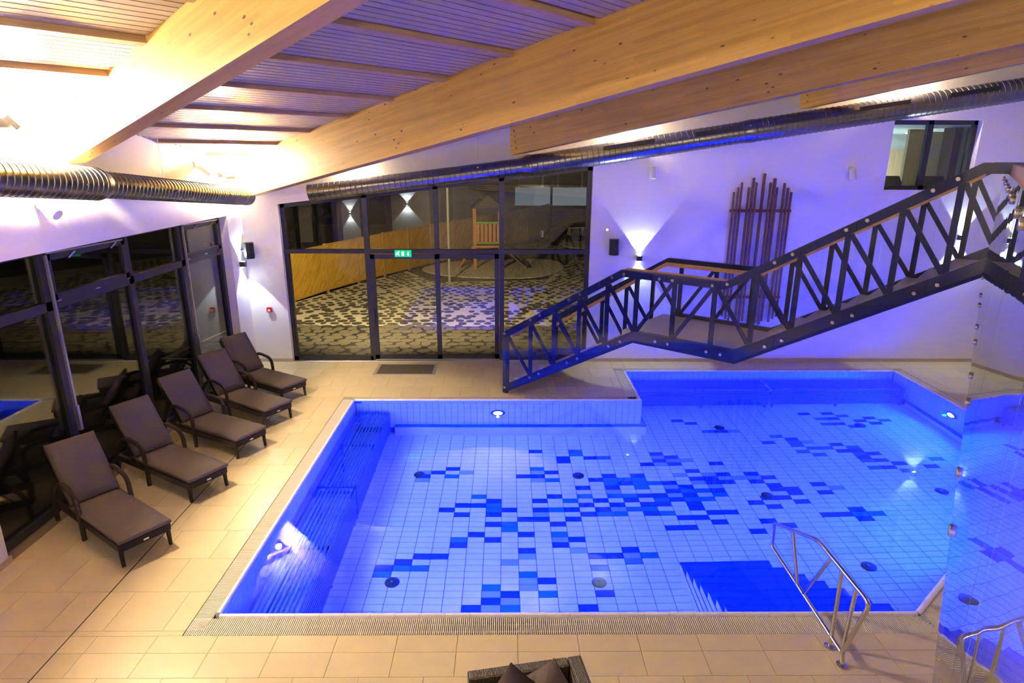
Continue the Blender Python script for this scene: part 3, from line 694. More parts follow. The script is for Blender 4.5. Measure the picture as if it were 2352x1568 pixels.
# ------------------------------------------------------------------ things in the pool
def bench(label, x0, x1, y0, y1, along, zt=-.50, zb=-1.42):
    t = empty('pool_bench', ((x0+x1)/2,(y0+y1)/2,-DEPTH), label=label, cat='bench', group='slatted steel benches in the pool')
    cx, cy, dz = (x0+x1)/2, (y0+y1)/2, DEPTH
    fr = MB()
    if along == 'y':
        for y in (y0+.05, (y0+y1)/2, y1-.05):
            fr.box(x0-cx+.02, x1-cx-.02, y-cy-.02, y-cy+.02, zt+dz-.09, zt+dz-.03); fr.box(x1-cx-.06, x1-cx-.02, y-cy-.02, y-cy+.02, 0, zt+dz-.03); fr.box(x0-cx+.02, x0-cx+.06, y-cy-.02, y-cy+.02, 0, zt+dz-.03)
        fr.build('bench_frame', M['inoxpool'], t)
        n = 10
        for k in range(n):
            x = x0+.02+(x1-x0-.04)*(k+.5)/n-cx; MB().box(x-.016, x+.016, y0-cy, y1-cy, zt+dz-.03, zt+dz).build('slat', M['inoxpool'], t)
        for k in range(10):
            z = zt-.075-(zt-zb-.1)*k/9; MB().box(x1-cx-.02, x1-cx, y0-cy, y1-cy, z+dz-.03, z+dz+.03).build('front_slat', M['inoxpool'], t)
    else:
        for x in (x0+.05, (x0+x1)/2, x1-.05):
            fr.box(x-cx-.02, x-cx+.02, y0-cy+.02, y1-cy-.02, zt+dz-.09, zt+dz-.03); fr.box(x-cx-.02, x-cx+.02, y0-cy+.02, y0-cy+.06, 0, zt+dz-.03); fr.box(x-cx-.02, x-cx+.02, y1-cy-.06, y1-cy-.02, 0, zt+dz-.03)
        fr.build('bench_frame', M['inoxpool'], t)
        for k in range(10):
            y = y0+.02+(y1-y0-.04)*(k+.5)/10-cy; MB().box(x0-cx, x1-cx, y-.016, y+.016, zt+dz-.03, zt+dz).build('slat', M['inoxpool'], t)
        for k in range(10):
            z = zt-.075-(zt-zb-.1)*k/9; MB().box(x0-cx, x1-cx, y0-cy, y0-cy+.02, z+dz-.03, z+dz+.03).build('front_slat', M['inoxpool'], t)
bench('slatted steel bench under water along the left pool wall, far half', -2.90, -2.27, 8.50, 11.36, 'y')
bench('slatted steel bench under water along the left pool wall, near half', -2.90, -2.27, 5.62, 8.44, 'y')
bench('slatted steel bench under water at the far pool wall beside the deck corner', 2.80, 5.64, 12.49, 13.10, 'x')
bench('slatted steel bench under water at the far pool wall, right end', 5.70, 8.55, 12.49, 13.10, 'x')
# entry steps
stp = empty('pool_steps', (3.1, 5.6, -DEPTH), label='blue tiled entry steps descending into the pool beside the steel handrail', cat='steps')
YFR = [7.35,7.06,6.78,6.51,6.24,5.97,5.71]; XRT = [3.60,3.68,3.80,3.91,4.0,4.10,4.18]
for k in range(7):
    z = -1.4+.2*k; y1 = YFR[k]; xr = XRT[k]
    blk = MB().box(2.39-3.1, xr-3.1, 5.475-5.6, y1-5.6-.006, 0 if k == 0 else z-.2+DEPTH, z+DEPTH-.025).build('step', M['pw'], stp)
    MB().box(2.385-3.1, xr-3.1+.004, 5.475-5.6, y1-5.6, z+DEPTH-.025, z+DEPTH).build('step_tread', M['pd2'] if 'pd2' in M else M['pm'], blk)
    MB().box(2.382-3.1, xr-3.1+.006, y1-5.6-.03, y1-5.6+.003, z+DEPTH-.03, z+DEPTH+.002).build('step_nosing', M['pd'], blk)
for i, (x,y) in enumerate(((-1.51,9.83),(1.26,9.79),(-1.52,7.13),(1.25,7.12),(4.29,9.09),(4.30,11.56),(7.15,11.56),(7.16,9.10),(4.98,7.32))):
    lab = ['beside a dark tile at the left bench','middle of the left basin, far row','front left one','front middle one under the glare','among the dark blue tiles right of centre','in front of the far bench, left','in front of the far bench, right','near the right wall','right of the steps'][i]
    t = empty('floor_inlet', (x,y,-DEPTH), label='round metal floor inlet in the pool, '+lab, cat='inlet', group='pool floor inlets')
    MB().lathe([(.10,0),(.10,.012),(.085,.022),(.0,.026)], 20).build('inlet_disc', M['inoxd'] if 'inoxd' in M else M['inox'], t)
    MB().lathe([(.022,.0),(.022,.036),(.0,.038)], 10).build('inlet_screw', M['inox'], t)
for loc, ax, lab in (((-.16,PY1-.009,-.63),(0,-1,0),'round lit underwater lamp in the white pool wall under the stair foot'),((PX2-.009,11.18,-.62),(-1,0,0),'round lit underwater lamp in the right pool wall'),((.10,PY0+.009,-.63),(0,1,0),'round underwater lamp hidden in the near pool wall'),((6.68,7.45,-.62),(-.65,.76,0),'round underwater lamp in the slanting pool wall')):
    t = empty('underwater_lamp', loc, label=lab, cat='lamp', group='underwater lamps')
    MB().lathe([(.145,0),(.145,.012),(.10,.022)], 24, (0,0,0), ax).build('lamp_ring', M['inoxpool'], t)
    MB().lathe([(.092,.02),(.085,.032),(0,.036)], 20, (0,0,0), ax).build('lens', M['uwface'], t)
# handrail at the steps (plane x = 3.15)
hr = empty('pool_handrail', (3.15,4.85,0), label='bent stainless steel handrail standing on the deck over the steps', cat='handrail')
def hp(y,z): return (0, y-4.85, z)
MB().tube(arc([hp(4.74,0),hp(4.77,.12),hp(4.52,.86),hp(5.47,.86),hp(6.41,.45),hp(6.39,.15),hp(4.76,.11)], 6, .12), .021, 12).build('rail_loop', M['inox'], hr)
for a,b in (((5.97,.63),(5.72,.14)),((5.19,.85),(5.57,.135)),((4.99,.85),(4.97,0)),((4.74,.85),(4.775,.10))):
    MB().tube([hp(*a),hp(*b)], .019, 12).build('strut', M['inox'], hr)
for y in (4.74,4.97): MB().lathe([(.055,0),(.055,.012),(.03,.02)], 20, hp(y,0)).build('base_flange', M['inox'], hr)

# ------------------------------------------------------------------ wall lamps, spots, floodlights, speakers, signs
def updown(loc, nrm, label, watts, cool=COOL, cone=78, grp='up and down wall lamps'):
    t = empty('wall_lamp', loc, label=label, cat='lamp', group=grp); n = Vector(nrm)
    s = Vector((-n.y, n.x, 0))
    b = MB(); c = n*.06
    b.prism([n*.004+s*.055+Vector((0,0,-.055)), n*.004-s*.055+Vector((0,0,-.055)), n*.11-s*.055+Vector((0,0,-.055)), n*.11+s*.055+Vector((0,0,-.055))], (0,0,.11)); b.build('lamp_body', M['frame'], t, bevel=.004)
    for sg in (1,-1):
        q = [c+s*.035*a+n*.03*b_+Vector((0,0,sg*.0555)) for a,b_ in ((-1,-1),(1,-1),(1,1),(-1,1))]; MB().prism(q, (0,0,sg*.004)).build('lens', M['lampface'], t)
        l = light('SPOT', 'wall_lamp_glow', Vector(loc)+c+Vector((0,0,sg*.075)), watts, cool, .018, (0,0,sg), cone, .12)
    return t
updown((2.96,YF-.001,2.43), (0,-1,0), 'up and down wall lamp on the far wall above the stair landing', LAMP_W)
updown((10.07,YF-.001,2.90), (0,-1,0), 'up and down wall lamp on the far wall seen through the upper stair', LAMP_W*1.2)
updown((XL+.001,13.60,2.32), (1,0,0), 'up and down wall lamp in the left corner under the speaker', LAMP_W)
def spotcyl(loc, nrm, aim, label):
    t = empty('wall_spot', loc, label=label, cat='spotlight', group='white wall spots'); n = Vector(nrm); aim = Vector(aim).normalized()
    MB().bar(n*.002+Vector((0,0,.06)), n*.03+Vector((0,0,.06)), .12, .12).build('base_plate', M['white'], t, bevel=.004)
    hd = n*.15+Vector((0,0,-.06))
    MB().tube([n*.03+Vector((0,0,.04)), n*.13+Vector((0,0,.03)), hd-aim*.02], .012, 8).build('arm', M['white'], t)
    h = MB().lathe([(.062,-.13),(.068,-.12),(.068,.12),(.060,.12),(.058,.105)], 20, hd, aim).build('lamp_head', M['white'], t)
    MB().lathe([(.058,.104),(0,.106)], 20, hd, aim).build('lens', M['white'], h)
spotcyl((3.11,YF,4.32),(0,-1,0),(.05,-.25,-1),'white cylinder spot on the far wall above the speaker')
spotcyl((7.40,YF,4.30),(0,-1,0),(.10,-.30,-1),'white cylinder spot on the far wall right of the wall sticks')
spotcyl((XL,7.92,3.98),(1,0,0),(.85,-.15,-.55),'white cylinder spot on the left wall below the duct')
spotcyl((XL,12.15,4.36),(1,0,0),(.75,.25,-.70),'white cylinder spot on the left wall above the duct')
def flood(loc, nrm, aim, label, off=.20):
    t = empty('floodlight', loc, label=label, cat='floodlight', group='warm floodlights'); n = Vector(nrm); aim = Vector(aim).normalized()
    MB().bar(n*.0, n*off*.5, .04, .10).build('bracket', M['black'], t)
    hd = n*off; sd = aim.cross(Vector((0,0,1))).normalized()
    MB().bar(hd-aim*.035, hd+aim*.035, .26, .17).build('lamp_head', M['black'], t, bevel=.008)
    MB().bar(hd+aim*.036, hd+aim*.040, .22, .13).build('lens', M['floodface'], t)
flood((XL,7.62,4.92),(1,0,0),(.75,.15,.65),'floodlight on the left wall near the first beam')
flood((XL,13.05,4.22),(1,0,0),(.7,-.2,.7),'floodlight in the far left corner under the second beam')
flood((XL,1.82,5.24),(1,0,0),(.75,.15,.65),'added fill floodlight at the near end of the left wall')  # housing of the added near-end fill light
for x,z in ((1.5,4.94),(8.0,5.54)): flood((x,YB,z),(0,1,0),(0,1,-.05),'added fill floodlight on the back wall, '+('left one' if x < 5 else 'right one'))  # housings of the fill lights added on the back wall
for x, z in ((-3.2,4.05),(2.6,4.85),(8.2,5.72)): flood((x,YF,z),(0,-1,0),(0,-.1,1),'floodlight hidden behind the far duct, '+{-3.2:'left one',2.6:'middle one',8.2:'right one'}[x], .075)
def speaker(loc, nrm, rz, label):
    t = empty('wall_speaker', loc, label=label, cat='speaker', group='black wall speakers'); n = Vector(nrm)
    MB().tube([n*0, n*.10], .022, 10).build('bracket', M['black'], t); MB().lathe([(.04,0),(.04,.012)], 14, (0,0,0), n).build('mount_plate', M['black'], t)
    q = Matrix.Rotation(rz, 4, 'Z'); prof = [(-.105,-.085),(.105,-.085),(.105,.02),(.075,.075),(0,.095),(-.075,.075),(-.105,.02)]
    b = MB(); b.prism([q@Vector((x, -y, -.175))+n*.17 for x,y in prof], (0,0,.35)); b.build('cabinet', M['black'], t, bevel=.01)
    MB().lathe([(.010,0),(.008,.004)], 8, n*.17+q@Vector((0,-.095,-.03)), q@Vector((0,-1,0))).build('badge', M['inox'], t)
speaker((2.375,YF,2.69),(0,-1,0),0,'black wall speaker on the far wall right of the garden window')
speaker((XL,13.72,2.60),(1,0,0),R(35),'black wall speaker in the far left corner above the wall lamp')
t = empty('motion_sensor', (2.22,YF,3.07), label='small white motion sensor above the speaker on the far wall', cat='sensor')
MB().box(-.035,.035,-.045,0,-.055,.055).build('housing', M['white'], t, bevel=.01); MB().box(-.022,.022,-.05,-.044,-.035,.005).build('lens', M['signw'], t)
t = empty('fire_call_point', (-5.37,YF,1.24), label='red fire alarm call point on the wall left of the garden window', cat='alarm')
MB().box(-.055,.055,-.05,0,-.055,.055).build('housing', M['red'], t, bevel=.006); MB().box(-.03,.03,-.053,-.05,-.035,.015).build('glass_plate', M['white'], t)
# exit sign with running figure, door and arrow
t = empty('exit_sign', (-2.30,13.965,2.505), label='green emergency exit sign on the transom above the sliding door', cat='sign')
MB().box(-.185,.185,-.025,.015,-.075,.075).build('sign_panel', M['green'], t, bevel=.004)
def flat(pts, m_, par, name, y=-.0265): MB().prism([(x,y,z) for x,z in pts], (0,-.002,0)).build(name, m_, par)
flat([(-.03,-.045),(.025,-.045),(.025,.045),(-.03,.045)], M['signw'], t, 'door_symbol')
flat([(.105,.045),(.125,.045),(.125,-.01),(.145,-.01),(.115,-.05),(.085,-.01),(.105,-.01)], M['signw'], t, 'arrow_symbol')
fig = MB()
for a,b,w in (((-.105,.030),(-.115,-.005),.022),((-.115,-.005),(-.085,-.022),.014),((-.085,-.022),(-.095,-.048),.012),((-.115,-.005),(-.140,-.028),.014),((-.140,-.028),(-.165,-.030),.012),((-.105,.025),(-.078,.012),.011),((-.105,.025),(-.140,.022),.011),((-.140,.022),(-.150,.0),.010)):
    fig.bar((a[0],-.0275,a[1]),(b[0],-.0275,b[1]),.002,w,(0,0,1))
fig.lathe([(.013,0),(.013,.002)], 10, (-.092,-.0265,.045), (0,-1,0)); fig.build('running_figure', M['signw'], t, smooth=False)
# wall sticks
art = empty('wall_sticks', (5.55,YF,1.0), label='wall decoration of dark upright sticks of different lengths on two crossbars', cat='decoration')
STK = [(4.92,3.87,1.12,.036),(5.00,3.97,1.05,.036),(5.08,4.07,1.0,.036),(5.23,3.97,1.05,.04),(5.32,4.17,.95,.045),(5.39,4.07,1.0,.036),(5.54,4.26,.90,.05),(5.69,4.07,.95,.038),(5.78,4.16,.92,.052),(5.84,3.97,1.0,.036),(6.00,4.06,.98,.04),(6.08,3.96,1.05,.038),(6.16,3.87,1.1,.036)]
for i,(x,zt,zb,w) in enumerate(STK):
    x2 = x+.004*math.sin(i*2.3); MB().bar((x-5.55,-.075-.012*(i%2),zb-1.0),(x2-5.55,-.075-.012*(i%2),zt-1.0),w,w,(0,1,0)).build('stick', M['stick'], art)
for z in (3.47,1.55): MB().box(4.88-5.55,6.22-5.55,-.055,-.015,z-1.0-.03,z-1.0+.03).build('crossbar', M['stick'], art)
for x in (5.0,6.05):
    for z in (3.47,1.55): MB().box(x-5.55-.02,x-5.55+.02,-.016,0,z-1.02,z-.98).build('wall_fixing', M['black'], art)
# recessed entrance mat
t = empty('entrance_mat', (-2.24,13.30,0), label='recessed metal framed mesh mat in the deck before the sliding door', cat='mat')
fm = MB()
for q in ((-.68,.68,-.36,-.31),(-.68,.68,.33,.38),(-.68,-.61,-.31,.33),(.61,.68,-.31,.33)): fm.box(q[0],q[1],q[2],q[3],.0005,.008)
fm.build('mat_frame', M['matframe'], t); MB().box(-.61,.61,-.31,.33,.0003,.002).build('mat_tray', M['black'], t)
ms = MB()
for k in range(40): x = -.60+k*.0305; ms.box(x,x+.010,-.31,.33,.002,.006)
for k in range(22): y = -.30+k*.029; ms.box(-.61,.61,y,y+.008,.0025,.0065)
tag(ms.build('mat_mesh', M['matmesh'], t), kind='stuff')

# ------------------------------------------------------------------ loungers
def cushion(name, L, W, T, par, M_, mw=None, puff=.018):
    bm = bmesh.new(); bmesh.ops.create_cube(bm, size=1); bmesh.ops.subdivide_edges(bm, edges=bm.edges[:], cuts=7, use_grid_fill=True)
    for v in bm.verts:
        x, y, z = v.co.x*2, v.co.y*2, v.co.z*2
        e = (1-abs(x)**6)*(1-abs(y)**6)
        rx = 1-.022*(abs(z)**2); v.co = Vector((x*L/2*rx, y*W/2*(1-.03*abs(z)**2), z*T/2*(.72+.28*e)+(puff*e if z > .9 else 0)))
    me = bpy.data.meshes.new(name); bm.to_mesh(me); bm.free()
    for p in me.polygons: p.use_smooth = True
    o = link(name, me, M_, par)
    if mw is not None: o.matrix_local = mw
    return o
def make_lounger():
    t = empty('sun_lounger', (0,0,0)); W = .27
    # local x runs from the front legs to the rear
    for sy in (-1,1):
        MB().tube([(0,sy*W,0),(.012,sy*W,.15),(.02,sy*W,.30)], 0, 10, True, [.022,.027,.032]).build('leg', M['wick'], t)
        MB().tube(arc([(.95,sy*(W+.03),0),(.95,sy*(W+.03),.30),(.98,sy*(W+.03),.60),(1.42,sy*(W+.03),.66),(1.70,sy*(W+.03),.40),(1.74,sy*(W+.03),0)], 8, .48), .030, 10).build('arm_and_leg', M['wick'], t)
        MB().box(-.02,1.76,sy*W-.028,sy*W+.028,.20,.29).build('side_rail', M['wick'], t, bevel=.008)
        MB().bar((1.30,sy*(W-.02),.29),(1.80,sy*(W-.02),.98),.04,.03).build('back_frame', M['wick'], t)
    MB().box(-.03,.03,-W,W,.20,.29).build('front_rail', M['wick'], t, bevel=.008); MB().box(1.72,1.78,-W,W,.20,.28).build('rear_rail', M['wick'], t)
    m = MB()
    for k in range(14): x = .06+k*.09; m.box(x,x+.05,-W,W,.265,.285)
    m.build('seat_webbing', M['wick'], t)
    MB().bar((1.46,-.2,.42),(1.60,-.2,.24),.02,.015).build('prop', M['wick'], t); MB().bar((1.46,.2,.42),(1.60,.2,.24),.02,.015).build('prop', M['wick'], t)
    m = MB()
    for k in range(9):
        f = .06+k*.10; m.bar((1.30+.5*f,-W+.02,.29+.69*f),(1.30+.5*f,W-.02,.29+.69*f),.05,.012)
    m.build('back_webbing', M['wick'], t)
    s = cushion('seat_cushion', 1.36, .60, .075, t, M['cush'], Matrix.Translation((.63,0,.328)))
    MB().box(-.012,.012,-.0005,.0005,-.014,.014).build('care_tag', M['white'], s).location = (-.56,-.302,.0)
    a = math.atan2(.69,.50)
    b = cushion('back_cushion', .84, .58, .075, t, M['cush'], Matrix.Translation((1.495,0,.70)) @ Matrix.Rotation(-a, 4, 'Y') @ Matrix.Translation((0,0,.018)))
    MB().box(-.033,-.030,-.03,.03,.225,.245).build('maker_plate', M['white'], t)
    return t
def copy_tree(o, par=None):
    c = o.copy(); COL.objects.link(c); c.parent = par
    for ch in o.children: copy_tree(ch, c)
    return c
LG = [((-4.262,6.470),-35.5,'taupe cushioned wicker sun lounger nearest the camera'),((-4.175,7.893),-31,'taupe cushioned wicker sun lounger, second from the camera'),((-4.090,9.195),-28.5,'taupe cushioned wicker sun lounger, middle one of the five'),((-4.062,10.358),-31,'taupe cushioned wicker sun lounger, second from the far wall'),((-4.148,11.480),-32,'taupe cushioned wicker sun lounger nearest the garden window')]
proto = make_lounger()
for i, ((x,y), a, lab) in enumerate(LG):
    o = proto if i == 0 else copy_tree(proto)
    o.location = (x,y,.001); o.rotation_euler = (0,0,R(a+180)); tag(o, lab, 'sun lounger', 'row of sun loungers by the left window')
# wicker armchair cut by the bottom edge of the picture
ac = empty('wicker_armchair', (.22,3.62,0), R(10), label='grey brown wicker armchair at the bottom edge of the picture', cat='armchair')
def wbox(name, *q): return MB().box(*q).build(name, M['wick2'], ac, bevel=.02)
wbox('backrest', -.46,.34, .30,.40, .10,.74); wbox('armrest', .34,.46, -.40,.40, .05,.74); wbox('armrest', -.56,-.44, -.40,.28, .05,.62); wbox('seat_base', -.44,.34,-.40,.30,.06,.24)
for x,y in ((-.5,-.36),(.40,-.36),(-.40,.34),(.38,.34)): MB().box(x-.03,x+.03,y-.03,y+.03,0,.07).build('leg', M['wick2'], ac)
cushion('seat_cushion', .74, .66, .14, ac, M['pil'], Matrix.Translation((-.05,-.06,.30)), .02)
def pillow(loc, rot, label, size=.43):
    t = tag(cushion('scatter_pillow', size, size, .15, None, M['pil'], None, .05), label, 'pillow', 'pillows on the wicker armchair')
    me = t.data
    for v in me.vertices:
        k = (abs(v.co.x)/(size/2))**2*(abs(v.co.y)/(size/2))**2
        e = max(abs(v.co.x),abs(v.co.y))/(size/2); v.co.z *= max(.10, 1-e**3*.92); v.co.x *= 1+.06*k; v.co.y *= 1+.06*k
    t.location = loc; t.rotation_euler = rot
pillow((.055,3.70,.655), (R(70),R(45),R(6)), 'grey scatter pillow standing on its corner, left one on the wicker armchair')
pillow((.345,3.76,.655), (R(78),R(42),R(-42)), 'grey scatter pillow standing on its corner, right one on the wicker armchair')

# ------------------------------------------------------------------ garden outside
gz = -.06
m = MB(); m.box(-40, 45, 14.18, 70, -.5, gz); m.box(-40, XL-.30, -20, 14.18, -.5, gz)
tag(m.build('ground_garden', M['soil']), 'dark garden ground outside the windows', 'ground', kind='structure')
m = MB(); m.prism([(-8.2,14.2,gz),(13,14.2,gz),(8,24.2,gz),(4.4,30.2,gz),(3.4,30.2,gz),(1.6,24.3,gz),(-2.7,23.7,gz),(-4.2,26.2,gz),(-5.6,23.4,gz),(-7.1,19.9,gz)], (0,0,.035))
tag(m.build('ground_paving', M['snow']), 'snowy bed of the paved garden area', 'ground', kind='structure')
m = MB(); m.prism([(-8.0,14.22,gz+.035),(12,14.22,gz+.035),(11,17.0,gz+.035),(-7.6,17.2,gz+.035)], (0,0,.004))
tag(m.build('ground_bed', M['soil']), 'dark bed of the pavers next to the garden window', 'ground', kind='structure')
# irregular stones: closely laid near the door, half buried in snow further out
def inpoly(x, y, P):
    c = False
    for i in range(len(P)):
        (x1,y1),(x2,y2) = P[i], P[i-1]
        if (y1 > y) != (y2 > y) and x < (x2-x1)*(y-y1)/(y2-y1)+x1: c = not c
    return c
PAVE = [(-7.9,14.25),(8,14.25),(6,22),(4.3,30),(3.5,30),(1.7,24.2),(-2.6,23.6),(-4.2,26.0),(-5.6,23.3),(-7.0,19.9)]
rs = random.Random(3); near_, far_ = MB(), MB()
gy = 14.5; rw = 0
while gy < 30:
    st_ = .34; gx = -8+(st_/2 if rw % 2 else 0)
    while gx < 8:
        x, y = gx+rs.uniform(-.06,.06), gy+rs.uniform(-.05,.05)
        if inpoly(x, y, PAVE):
            nearz = y < 17.2+.25*math.sin(x*1.7); k = 1.0 if nearz else rs.uniform(.62,1.0)*(1.0 if y < 20 else .85)
            if nearz or rs.random() < .86:
                r0 = .17*k; n = 7; a0 = rs.uniform(0,6.28); el = rs.uniform(.8,1.15)
                pts = [(x+r0*el*math.cos(a0+6.283*i/n)*rs.uniform(.86,1.1), y+r0/el*math.sin(a0+6.283*i/n)*rs.uniform(.86,1.1)) for i in range(n)]
                (near_ if nearz else far_).prism([(px,py,gz+.03) for px,py in pts], (0,0,.012+.004*rs.random()))
        gx += st_
    gy += .295; rw += 1
tag(near_.build('paver_field', M['paver']), 'closely laid irregular pavers just outside the sliding door', 'paving', kind='stuff')
tag(far_.build('cobble_field', M['stone']), 'dark cobbles half buried in snow across the garden', 'cobbles', kind='stuff')
# lawn with blades
m = MB(); m.prism([(-4.2,26.2,gz),(-2.7,23.8,gz),(1.6,24.35,gz),(3.4,30.3,gz),(6.5,36,gz),(5.5,46,gz),(-4,46,gz),(-3.4,28.6,gz)], (0,0,.03))
tag(m.build('ground_lawn', M['grass']), 'dark winter lawn around the playground', 'ground', kind='structure')
LAWN = [(-4.1,26.2),(-2.7,23.85),(1.6,24.4),(3.4,30.3),(6.3,36),(5.5,42),(-3.5,42),(-3.4,28.6)]
m = MB()
for _ in range(9000):
    x, y = rs.uniform(-4.2,6.4), rs.uniform(23.8,42)
    if inpoly(x,y,LAWN):
        a = rs.uniform(0,6.28); h = rs.uniform(.05,.12); dx, dy = math.cos(a)*.012, math.sin(a)*.012
        m.add([(x-dx,y-dy,gz+.03),(x+dx,y+dy,gz+.03),(x+rs.uniform(-.05,.05),y+rs.uniform(-.05,.05),gz+.03+h)], [(0,1,2)])
tag(m.build('grass_blades', M['grass']), 'short grass blades on the garden lawn', 'grass', kind='stuff')
def pad(name, pts, label):
    P = [Vector((x,y,0)) for x,y in pts]; n = len(P); out = []
    for i in range(n):
        p0,p1,p2,p3 = P[i-1],P[i],P[(i+1)%n],P[(i+2)%n]
        for k in range(6):
            t = k/6; out.append(.5*((2*p1)+(p2-p0)*t+(2*p0-5*p1+4*p2-p3)*t*t+(3*p1-p0-3*p2+p3)*t**3))
    tag(MB().prism([(q.x,q.y,gz+.03) for q in out], (0,0,.04)).build(name, M['pad']), label, 'play surface')
pad('play_surface', [(-3.6,26.6),(-2.1,24.9),(.9,24.6),(2.45,26.6),(2.1,29.1),(-.2,29.3),(-2.4,28.6)], 'pale rounded play surface under the play tower')
pad('play_surface', [(.8,32.4),(2.5,33.0),(2.6,34.2),(1.6,34.9),(.5,34.2)], 'small pale play surface under the left spring rider')
pad('play_surface', [(3.2,33.9),(4.3,33.1),(5.6,34.2),(4.7,36.0),(3.4,35.6)], 'small pale play surface under the right spring rider')
# fence panels with diagonal boards
def clip_rect(poly, w, h):
    for ax, lim, sg in ((0,0,1),(0,w,-1),(1,0,1),(1,h,-1)):
        out = []
        for i in range(len(poly)):
            a, b = poly[i-1], poly[i]; da, db = sg*(a[ax]-lim), sg*(b[ax]-lim)
            if (da >= 0) != (db >= 0):
                t = da/(da-db); out.append((a[0]+(b[0]-a[0])*t, a[1]+(b[1]-a[1])*t))
            if db >= 0: out.append(b)
        poly = out
        if not poly: return []
    return poly
FP = [(-7.62,18.55),(-6.99,20.18),(-6.36,21.99),(-5.63,23.67),(-4.91,25.11),(-4.13,26.54),(-3.36,28.12),(-2.5,29.7),(-1.5,31.5),(-.2,33.8),(1.2,36.4),(2.75,40.5)]
for i in range(len(FP)-1):
    a, b = Vector((*FP[i],gz)), Vector((*FP[i+1],gz)); d = (b-a); w = d.length; h = 1.68+.02*i
    t = empty('fence_panel', a, math.atan2(d.y,d.x), label='wooden fence panel with diagonal boards, number %s from the garden window' % ('one two three four five six seven eight nine ten eleven'.split()[i]), cat='fence', group='garden fence panels')
    MB().box(-.04,.04,-.04,.04,-.05,h+.02).build('post', M['fencepost'], t)
    MB().box(.04,w-.04,-.03,.03,h-.06,h).build('top_rail', M['fencepost'], t); MB().box(.04,w-.04,-.03,.03,.08,.14).build('bottom_rail', M['fencepost'], t)
    bw = .14 if i < 6 else .3; iw, ih = w-.08, h-.20
    k = -ih
    while k < iw:
        q = clip_rect([(k,0),(k+bw*1.35,0),(k+bw*1.35+ih*.85,ih),(k+ih*.85,ih)], iw, ih)
        if len(q) >= 3:
            c = Vector((sum(p[0] for p in q)/len(q), 0, sum(p[1] for p in q)/len(q))); ang = math.atan2(ih, ih*.85)
            rot = Matrix.Rotation(-ang, 4, 'Y'); inv = rot.inverted()
            ob = MB().prism([inv@(Vector((p[0],0,p[1]))-c)+Vector((0,-.012,0)) for p in q], (0,.022,0)).build('board', M['fence'], t)
            ob.matrix_local = Matrix.Translation(c+Vector((.04,0,.14))) @ rot
        k += bw*1.35+.008
# play tower
tw = empty('play_tower', (-.80,27.2,gz), R(4), label='wooden play tower with slatted railing and lime green rails', cat='play tower')
for x,y in ((-.56,-.6),(.56,-.6),(-.56,.8),(.56,.8)): MB().box(x-.06,x+.06,y-.06,y+.06,.04,2.65).build('tower_post', M['towerwood'], tw)
MB().box(-.6,.6,-.65,.85,.98,1.06).build('platform', M['towerwood'], tw)
for z in (1.18,2.02): MB().tube([(-.52,-.66,z),(.52,-.66,z)], .05, 10).build('green_rail', M['limegreen'], tw)
for k in range(6): x = -.43+k*.172; MB().box(x-.06,x+.06,-.64,-.61,1.18,2.02).build('railing_board', M['towerwood'], tw)
MB().bar((-1.25,.1,0.05),(-.62,.1,1.0),.7,.05).build('climbing_ramp', M['towerwood'], tw)
MB().bar((.62,.2,1.0),(1.75,-.5,.10),.45,.04).build('slide', M['alu'], tw)
MB().prism([(-.7,-.75,2.62),(.7,-.75,2.62),(0,-.75,3.15)], (0,1.7,0)).build('roof', M['bdark'], tw)
t = empty('lamp_post', (-2.17,23.7,gz), label='slender garden lamp post in front of the play tower', cat='lamp post')
MB().tube([(0,0,0),(0,0,4.3)], .045, 10).build('pole', M['pole'], t); MB().lathe([(.09,0),(.09,.05),(.05,.06)], 12).build('base', M['pole'], t); MB().lathe([(.05,4.3),(.2,4.36),(.2,4.42),(.05,4.5)], 14).build('lamp_hood', M['black'], t)
def rider(x, y, label):
    t = empty('spring_rider', (x,y,gz+.07), R(20), label=label, cat='spring rider')
    MB().tube([(.10*math.cos(a*.9), .10*math.sin(a*.9), .03+a*.013) for a in range(28)], .014, 6).build('spring', M['black'], t)
    MB().box(-.38,.38,-.10,.10,.38,.50).build('seat', M['black'], t, bevel=.03); MB().box(.18,.28,-.12,.12,.50,.85).build('headboard', M['white'], t, bevel=.02)
    MB().tube([(.16,-.2,.68),(.16,.2,.68)], .015, 6).build('grip', M['alu'], t)
rider(1.7,33.7,'small dark spring rider left in the far playground'); rider(4.4,34.6,'small dark spring rider right in the far playground')
t = empty('garden_bench', (4.35,39.6,gz+.02), R(10), label='light framed garden bench far back in the garden', cat='bench')
MB().box(-.5,.5,-.2,.2,.42,.46).build('seat', M['white'], t); 
for x in (-.45,.40): MB().bar((x,-.18,0),(x+.06,-.15,.44),.04,.04).build('leg', M['white'], t); MB().bar((x,.18,0),(x+.06,.15,.44),.04,.04).build('leg', M['white'], t)
